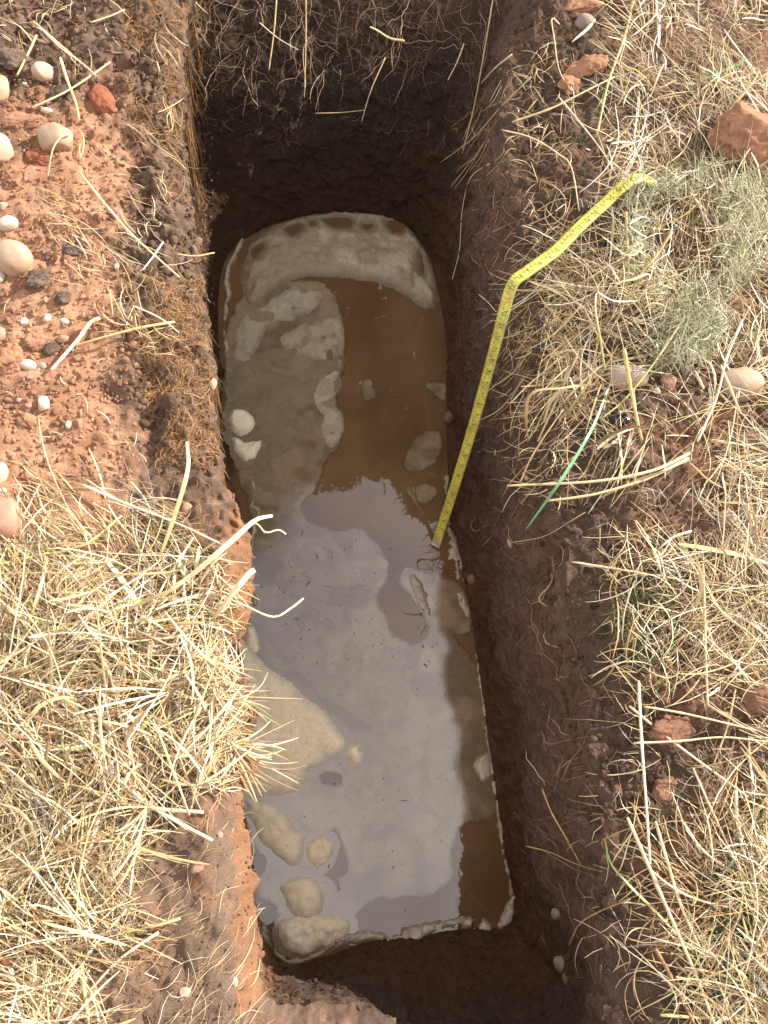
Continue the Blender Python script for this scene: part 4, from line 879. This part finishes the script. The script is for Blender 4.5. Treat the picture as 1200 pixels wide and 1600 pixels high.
S([(874, 38), (862, 28), (866, 60), (874, 110), (893, 142)], 4, 'pale', 'hooked straw near the round dark grey stone')
S([(872, 150), (905, 190), (940, 235), (967, 280)], 4, 'white', 'straight pale straw under the long tan stem')
S([(930, 30), (918, 45), (900, 60), (893, 66)], 7, 'white', 'short white blade in front of the round dark grey stone', **LF)
S([(1025, 0), (1028, 30), (1030, 55), (1028, 75)], 9, 'white', 'broad white leaf tip pointing down at the top right', **LF)
S([(978, 330), (980, 380), (982, 420), (978, 462)], 7, 'gold', 'upright stub with curled leaves beside the hay', 'olive', heights=[.09, .06, .04, .02])
S([(1050, 362), (1025, 400), (1000, 430), (985, 462)], 8, 'tan', 'slanting stub beside the one with curled leaves', 'olive', heights=[.07, .05, .04, .02])
S([(968, 396), (990, 398), (1003, 385), (1000, 380), (980, 388)], 7, 'pale', 'curled dry leaf looped round the stub', heights=[.05, .06, .06, .055, .05], **LF)
S([(970, 440), (990, 436), (1012, 428), (1016, 436)], 8, 'pale', 'folded dry leaf at the foot of the stub', heights=[.04, .05, .05, .04], **LF)
S([(983, 350), (1000, 340), (1010, 338)], 6, 'white', 'short white leaf off the stub, upper of two', heights=[.08, .08, .07], **LF)
S([(983, 353), (1000, 365), (1014, 372)], 6, 'white', 'short white leaf off the stub, lower of two', heights=[.08, .07, .06], **LF)
S([(945, 578), (938, 530), (930, 480), (934, 456), (948, 475)], 6, 'olive', 'thin green stalk with a bent top', 'pale', heights=[.02, .04, .06, .07, .06])
S([(934, 456), (960, 470), (998, 470)], 5, 'white', 'pale leaf blown sideways off the thin green stalk', heights=[.07, .06, .05], **LF)
S([(1105, 318), (1125, 355), (1142, 385), (1156, 418)], 7, 'pale', 'pale stalk lying on the hay heap')
S([(1160, 500), (1135, 560), (1120, 620), (1090, 690)], 8, 'white', 'long white straw between the two big right stones')
S([(1080, 830), (1055, 838), (1040, 848), (1027, 860)], 7, 'white', 'short cut white straw above the moss')
S([(1060, 850), (1110, 858), (1160, 868), (1215, 885)], 13, 'gold', 'thick yellow leaf bundle at the right edge', 'pale', **LF)
S([(840, 690), (900, 560), (905, 545), (970, 560)], 5, 'tan', 'pale leaf arching from the dry tuft at the right rim', **LF)
S([(825, 690), (822, 640), (835, 612), (880, 606), (905, 600)], 7, 'brown', 'brown leaf drooping over the right rim', 'tan', heights=[-.06, .0, .03, .04, .04], **LF)
S([(850, 660), (862, 625), (890, 605), (930, 600)], 8, 'tan', 'broad tan leaf drooping beside the brown one', heights=[-.03, .02, .04, .04], **LF)
S([(812, 755), (830, 715), (852, 680), (880, 640)], 4, 'gold', 'orange stalk slanting down from the drooping leaves', 'tan', heights=[-.06, -.02, .01, .03])
# left
S([(273, 503), (225, 511), (187, 520), (113, 541)], 7, 'gold', 'golden stem pointing at the pit on the left')
S([(156, 497), (140, 505), (122, 530), (80, 578)], 10, 'pale', 'thick pale broken stalk under the golden stem', 'white')
S([(292, 690), (294, 730), (278, 790), (246, 882)], 8, 'pale', 'tall bent blade rising at the left rim', 'yel', heights=[.10, .09, .05, .01], **LF)
S([(426, 806), (400, 812), (370, 838), (310, 890), (250, 935)], 10, 'white', 'broad pale leaf reaching out over the water', 'tan', heights=[.05, .06, .05, .03, .02], **LF)
S([(447, 835), (435, 828), (415, 832), (396, 818), (360, 850)], 4, 'pale', 'curled tendril beside the broad pale leaf', heights=[.04, .045, .05, .05, .04])
S([(398, 890), (385, 900), (362, 930), (332, 968)], 13, 'white', 'stout pale stub jutting over the left rim', 'tan', heights=[.05, .045, .03, .01])
S([(474, 935), (455, 950), (426, 964), (380, 945), (330, 925), (300, 918)], 5, 'pale', 'bent straw hanging out over the water on the left', 'tan', heights=[-.04, -.02, .0, .02, .02, .02])
S([(128, 757), (200, 788), (270, 815), (350, 852)], 6, 'white', 'long straight white straw on top of the left mat')
S([(0, 882), (60, 868), (130, 852), (190, 806)], 7, 'yel', 'yellow bent stem at the top of the left mat')
S([(42, 938), (62, 972), (90, 982), (115, 984)], 9, 'olive', 'curved yellow green stem in the left mat')
S([(182, 957), (162, 975), (150, 1008), (165, 1040), (182, 1082)], 10, 'yel', 'kinked yellow white stalk in the middle of the left mat', 'pale')
S([(165, 875), (190, 905), (215, 945), (228, 975)], 11, 'white', 'broad white straw splayed in the left mat', 'pale', **LF)
S([(302, 840), (280, 875), (255, 915), (228, 975)], 6, 'white', 'straight white straw crossing at the clump on the left')
S([(235, 988), (232, 1020), (231, 1055)], 5, 'white', 'short upright white straw in the left mat')
S([(0, 1206), (20, 1208), (45, 1214), (78, 1216)], 9, 'olive', 'yellow green stem end at the left frame')
S([(128, 1228), (170, 1248), (230, 1262), (318, 1269)], 9, 'tan', 'long thick straw fraying to white above the bare soil', 'white')
S([(170, 1200), (215, 1245), (270, 1280), (332, 1313)], 8, 'white', 'second white straw splaying below the thick fraying one')
S([(154, 1277), (135, 1340), (105, 1410), (75, 1472)], 9, 'white', 'long white stalk slanting down the lower left', 'pale')
S([(78, 1395), (60, 1440), (40, 1480), (20, 1510)], 7, 'tan', 'tan stalk left of the long white one')
S([(128, 1512), (105, 1545), (80, 1590), (65, 1625)], 12, 'pale', 'thick pale stalk running into the bottom left frame')
S([(122, 1450), (126, 1500), (132, 1550), (142, 1620)], 9, 'gold', 'orange stalk standing beside the thick pale one')
S([(55, 1500), (48, 1550), (52, 1590), (55, 1630)], 12, 'pale', 'straw bundle at the bottom left corner')
S([(15, 1510), (25, 1545), (35, 1580), (42, 1620)], 9, 'white', 'white straw at the very bottom left')
S([(248, 1457), (215, 1478), (180, 1505), (140, 1548)], 6, 'white', 'slim white straw across the bare lower left soil', 'pale')
S([(200, 1418), (172, 1450), (150, 1475), (133, 1495)], 6, 'white', 'white straw meeting the kinked one at the lower left')
S([(282, 1435), (260, 1442), (238, 1447), (226, 1441)], 5, 'pale', 'short branching straw on the bare lower left soil')
S([(5, 1322), (22, 1330), (30, 1370), (33, 1400)], 15, 'pale', 'broad dry leaf folded down at the left frame', 'white', **LF)
S([(52, 33), (85, 62), (115, 88), (148, 116)], 6, 'pale', 'pale straw at the top left pointing at the red fragment')
S([(60, 40), (95, 75), (130, 100), (150, 118)], 4, 'white', 'thin white straw lying against the pale one at top left')
S([(172, 97), (140, 120), (100, 145), (50, 168)], 6, 'tan', 'tan straw crossing above the red fragment', 'pale')
S([(94, 90), (105, 125), (118, 160), (124, 188)], 8, 'pale', 'bent straw left of the red fragment', 'yel')
S([(57, 55), (48, 75), (38, 95), (27, 117)], 7, 'tan', 'short tan straw beside the round pale stone', 'gold')
S([(195, 15), (175, 24), (158, 30), (142, 35)], 5, 'pale', 'short straw near the top frame on the left')
S([(125, 270), (165, 320), (210, 370), (280, 433)], 6, 'pale', 'long diagonal straw along the left turf edge')
S([(335, 395), (300, 400), (250, 392), (195, 384)], 4, 'gold', 'orange root poking over the pit from the left edge', heights=[-.03, -.02, -.01, .0])
S([(112, 208), (95, 215), (82, 235), (75, 275)], 4, 'yel', 'thin bent straw draped on the round tan stone', 'pale', heights=[.03, .045, .04, .02])
S([(255, 378), (240, 400), (222, 423)], 5, 'white', 'short white straw at the left turf edge')
S([(208, 478), (230, 487), (255, 500), (280, 520)], 4, 'white', 'thin white straw below the left turf edge')
# far wall straws and roots
S([(432, 0), (428, 50), (420, 110)], 5, 'tan', 'straw hanging down the far wall, left one', name='hanging_straw', heights='wall')
S([(478, 0), (478, 60), (476, 140)], 4, 'tan', 'longest straight straw hanging down the far wall', name='hanging_straw', heights='wall')
S([(405, 35), (435, 60), (466, 78)], 3, 'pale', 'thin straw stuck slantwise in the far wall', name='hanging_straw', heights='wall')
S([(492, 177), (530, 176), (570, 172)], 3, 'tan', 'level straw stuck in the far wall', name='hanging_straw', heights='wall')
S([(602, 90), (580, 140), (565, 190)], 4, 'tan', 'bent straw low on the far wall', name='hanging_straw', heights='wall')
S([(725, 68), (715, 95), (700, 125)], 4, 'pale', 'short pale straw at the far right corner', name='hanging_straw', heights='wall')
S([(770, 0), (755, 90), (740, 170), (722, 240)], 5, 'tan', 'long straw hanging in the far right corner', name='hanging_straw', heights='wall')
S([(830, 120), (780, 170), (740, 215), (688, 254)], 4, 'tan', 'long thin straw slanting over the far right corner', name='hanging_straw', heights='wall')
S([(800, 85), (775, 105), (752, 130)], 5, 'white', 'short white straw jutting at the far right rim', name='hanging_straw', heights='wall')
S([(632, 64), (610, 60), (590, 48), (578, 42)], 7, 'gold', 'hairy pale root at the top of the far wall', 'pale', name='root', cat='root', heights='wall')
S([(765, 256), (735, 278), (722, 330), (718, 390), (707, 436)], 3, 'pale', 'long thin root dangling on the right wall', name='root', cat='root', heights='wall')
S([(748, 460), (762, 472), (775, 487)], 4, 'pale', 'short straw stuck in the right wall above the tape bend', heights='wall')
S([(847, 1232), (862, 1270), (885, 1310), (908, 1352)], 4, 'gold', 'orange root sticking out of the lower right wall', name='root', cat='root', heights='wall')
S([(822, 1322), (860, 1332), (900, 1350), (940, 1362)], 3.5, 'gold', 'thin root meeting the orange one on the lower right wall', 'brown', name='root', cat='root', heights='wall')
S([(889, 1478), (905, 1445), (935, 1425), (985, 1405)], 4, 'tan', 'branching root over the lower right slope', 'brown', name='root', cat='root', heights='wall')
S([(795, 757), (830, 765), (860, 780), (900, 790)], 3, 'tan', 'thin root under the long straw pair', 'brown', name='root', cat='root', heights='wall')
S([(798, 848), (850, 838), (890, 815), (915, 800)], 3, 'tan', 'thin root reaching to the white chip in the right wall', 'brown', name='root', cat='root', heights='wall')
S([(855, 948), (842, 935), (860, 912), (865, 890), (862, 870)], 3, 'tan', 'curly root on the right wall below the tape', 'brown', name='root', cat='root', heights='wall')

# ------------------------------------------------------------------ tape measure
tape = bpy.data.objects.new('measuring_tape', None); COL.objects.link(tape)
tag(tape, 'yellow steel tape measure dropped from the straw down to the water', 'tape measure')
A = P(681, 850, ZW + .004); B = P(794, 462, .012); 
ctl = [(681, 850, ZW + .004)]
p0 = A; p1 = B
pts = [p0 + (p1 - p0) * f + np.array([.006, .0, 0]) * math.sin(f * 3.14) for f in np.linspace(0, .93, 12)]
pts += [P(801, 444, .020), P(824, 424, .028), P(868, 392, .030), P(905, 355, .034), P(945, 318, .040), P(975, 290, .050), P(998, 278, .050), P(1016, 282, .028), P(1030, 292, -.004)]
NT = 420; tp = spline(pts, NT); tl = np.r_[0, np.cumsum(np.linalg.norm(np.diff(tp, axis=0), axis=1))]
tt_ = np.gradient(tp, axis=0); tt_ /= np.linalg.norm(tt_, axis=1)[:, None]
# blade faces the camera side: hanging part faces left/up, lying part faces up
nref = np.array([Vector((-.55, -.35, .75)).normalized()[:]] * NT)
fl_ = sstep(.50, .62, tl)[:, None]; nref = lerp(nref, np.array([-.15, -.2, 1.0]), fl_)
tws = np.clip(tl / .5, 0, 1)
ac = np.cross(tt_, nref); ac /= np.linalg.norm(ac, axis=1)[:, None]; nr = np.cross(ac, tt_)
if nr[:, 2].mean() < 0: ac, nr = -ac, -nr
TW = .0228
def on_tape(s_, v, h=0.):
    """s along the blade (m), v across -.5...5 -> point"""
    i = np.interp(s_, tl, np.arange(NT)); i0 = np.floor(i).astype(int).clip(0, NT - 2); f = (i - i0)[..., None]
    c = lerp(tp[i0], tp[i0 + 1], f); a = lerp(ac[i0], ac[i0 + 1], f); n = lerp(nr[i0], nr[i0 + 1], f)
    return c + a * (v * TW)[..., None] + n * (h - .0022 * (1 - (2 * v) ** 2) * -1 * .9)[..., None] 
SS, VV = np.meshgrid(np.linspace(0, tl[-1], NT), np.linspace(-.5, .5, 9), indexing='ij')
Vt = on_tape(SS, VV); Vb = on_tape(SS, VV, -.0004); nT = NT * 9
i = np.arange(NT - 1)[:, None] * 9 + np.arange(8)[None]; Ft = np.stack([i, i + 1, i + 10, i + 9], -1).reshape(-1, 4)
e1 = np.arange(NT - 1) * 9; Fe = np.stack([e1, e1 + 9, e1 + 9 + nT, e1 + nT], 1); e2 = e1 + 8; Fe2 = np.stack([e2, e2 + nT, e2 + 9 + nT, e2 + 9], 1)
m, t, b = new_mat('tape_yellow'); b.inputs['Roughness'].default_value = .32
g = nd(t, 'ShaderNodeNewGeometry'); a = nd(t, 'ShaderNodeTexNoise', Scale=60., Detail=5.); t.links.new(g.outputs['Position'], a.inputs['Vector'])
rp = nd(t, 'ShaderNodeValToRGB'); rp.color_ramp.elements[0].position = .35; rp.color_ramp.elements[1].position = .6
rp.color_ramp.elements[0].color = (.44, .38, .10, 1); rp.color_ramp.elements[1].color = (.66, .62, .10, 1); t.links.new(a.outputs['Fac'], rp.inputs[0]); t.links.new(rp.outputs[0], b.inputs['Base Color'])
mesh_np('blade', np.vstack([Vt.reshape(-1, 3), Vb.reshape(-1, 3)]), np.vstack([Ft, Ft[:, ::-1] + nT, Fe, Fe2]), m, parent=tape)
def ink(name, col):
    m, t, b = new_mat(name); b.inputs['Base Color'].default_value = (*col, 1); b.inputs['Roughness'].default_value = .5; return m
M_ink, M_red = ink('black_ink', (.03, .028, .02)), ink('red_ink', (.62, .06, .02))
GL = {}
for ch in '0123456789':
    cu = bpy.data.curves.new('g', 'FONT'); cu.body = ch; cu.size = 1; cu.resolution_u = 2
    ob = bpy.data.objects.new('g', cu); COL.objects.link(ob); bpy.context.view_layer.update()
    me = ob.evaluated_get(bpy.context.evaluated_depsgraph_get()).to_mesh()
    me.calc_loop_triangles()
    GL[ch] = (np.array([v.co[:2] for v in me.vertices]), np.array([t_.vertices[:] for t_ in me.loop_triangles]))
    bpy.data.objects.remove(ob); bpy.data.curves.remove(cu)
bv, bf, rv, rf = [], [], [], []; 
def putq(s0, s1, v0, v1, red_=False):
    V_, F_ = (rv, rf) if red_ else (bv, bf); n0 = sum(len(x) for x in V_)
    s_ = np.array([s0, s1, s1, s0]); v = np.array([v0, v0, v1, v1]); V_.append(on_tape(s_, v, .00025)); F_.append(np.array([[n0, n0 + 1, n0 + 2], [n0, n0 + 2, n0 + 3]]))
def putt(txt, s0, v0, size, red_=False):
    V_, F_ = (rv, rf) if red_ else (bv, bf)
    for j, ch in enumerate(txt):
        g_, f_ = GL[ch]; n0 = sum(len(x) for x in V_)
        # upright across the blade: text x runs along the blade
        s_ = s0 + (g_[:, 0] - .28 * len(txt) + .56 * j) * size; v = v0 + (g_[:, 1] - .35) * size / TW
        V_.append(on_tape(s_, v, .00025)); F_.append(f_ + n0)
INCH = .0254; cmn = 1
k = 1
while k * INCH < tl[-1] - .03:
    s0 = k * INCH; redn = k % 12 == 0
    putt(str(k if not redn else k), s0 - .005, .12, .0105, redn)
    for q in range(8):
        L_ = .5 if q == 0 else (.26 if q == 4 else (.16 if q % 2 == 0 else .1))
        if q == 0: putq(s0 - .0004, s0 + .0004, .5 - .34, .5, redn)
        putq(s0 + q * INCH / 8 - .0003, s0 + q * INCH / 8 + .0003, .5 - L_ * .8, .5)
    k += 1
for k in range(1, int((tl[-1] - .03) / .005)):
    s0 = k * .005; putq(s0 - .0003, s0 + .0003, -.5, -.5 + (.26 if k % 2 == 0 else .14))
    if k % 2 == 0: putt(str(k // 2), s0 - .002, -.12, .0055, (k // 2) % 10 == 0)
def tm(name, V_, F_, mat): return mesh_np(name, np.vstack(V_), np.vstack(F_), mat, smooth=False, parent=tape)
tag(tm('markings', bv, bf, M_ink), 'black numbers and ruler ticks on the blade'); tag(tm('markings', rv, rf, M_red), 'red foot and ten numbers on the blade')
import bmesh
bm = bmesh.new()
m, t, b = new_mat('worn_steel'); b.inputs['Base Color'].default_value = (.62, .60, .56, 1); b.inputs['Metallic'].default_value = .6; b.inputs['Roughness'].default_value = .45
c0, a0, t0, n0 = tp[0], ac[0], tt_[0], nr[0]
def cube(cs, ce, cn_, ls, la, ln):
    r = bmesh.ops.create_cube(bm, size=1.0)
    for v in r['verts']:
        q = v.co.copy(); v.co = Vector(c0 + t0 * (cs + q.x * ls) + a0 * (ce + q.y * la) + n0 * (cn_ + q.z * ln))
cube(-.001, 0, .0035, .0018, TW * 1.08, .0095); cube(.007, 0, .0042, .018, TW * .62, .0010)
bmesh.ops.bevel(bm, geom=bm.edges[:], offset=.0004, segments=1)
me = bpy.data.meshes.new('hook'); bm.to_mesh(me); bm.free(); me.materials.append(m)
ho = bpy.data.objects.new('hook', me); COL.objects.link(ho); ho.parent = tape

# ------------------------------------------------------------------ the tree whose crown the water mirrors (stands beyond the far end, above the frame)
tree = bpy.data.objects.new('overhanging_tree', None); COL.objects.link(tree)
tag(tree, 'leafy tree beyond the far end, seen only mirrored in the pit water', 'tree')
ZC = 3.6
def mir(px, py, Z): return P(px, py, 2 * ZW - Z)[:2]
NL = 26000
q = np.c_[RNG.uniform(330, 800, NL * 2), RNG.uniform(330, 860, NL * 2)]
nzq = fbm(np.c_[q, np.zeros(len(q))], 60., 4, 500)
edge_ = 742 + np.where(q[:, 0] < 545, (545 - q[:, 0]) * .75, (q[:, 0] - 545) * .55) + nzq * 45
dq = edge_ - q[:, 1]
q = q[(dq > 0) & (RNG.uniform(0, 1, len(q)) < np.clip(dq / 22, .15, 1))][:NL]; n = len(q)
Zl = RNG.uniform(3.2, 4.4, n); c = np.array([[*mir(a_, b_, z), z] for (a_, b_), z in zip(q, Zl)])
d1 = RNG.normal(0, 1, (n, 3)); d1 /= np.linalg.norm(d1, axis=1)[:, None]; d2 = np.cross(d1, RNG.normal(0, 1, (n, 3))); d2 /= np.linalg.norm(d2, axis=1)[:, None]
sz = RNG.uniform(.03, .075, (n, 1))
V = np.stack([c - d1 * sz, c + d2 * sz * .45, c + d1 * sz, c - d2 * sz * .45], 1).reshape(-1, 3); F = np.arange(n * 4).reshape(-1, 4)
mesh_np('crown', V, F, M_moss, np.repeat(pal('moss', n) * 1.0, 4, 0), smooth=False, parent=tree)
m, t, b = new_mat('bark'); b.inputs['Base Color'].default_value = (.12, .085, .06, 1); b.inputs['Roughness'].default_value = .9
cc = np.array([*mir(560, 480, 3.8), 3.8]); base_ = np.array([cc[0] - .3, cc[1] + 1.6, -.1])
path = spline([base_, base_ + [0, -.05, 1.4], base_ + [.05, -.4, 2.6], cc + [0, .3, .1], cc + [-.1, -.5, .3]], 30)
V, F = tube(path, np.linspace(.11, .018, 30), 10); mesh_np('trunk', V, F, m, parent=tree)
for kx, ky in ((470, 760), (520, 735), (640, 800), (600, 770), (700, 820), (420, 800)):
    e = np.array([*mir(kx, ky, 3.8), 3.8]); pth = spline([path[20], (path[24] + e) / 2 + [.05, .05, .15], e], 14)
    V, F = tube(pth, np.linspace(.022, .004, 14), 6); mesh_np('branch', V, F, m, parent=tree)
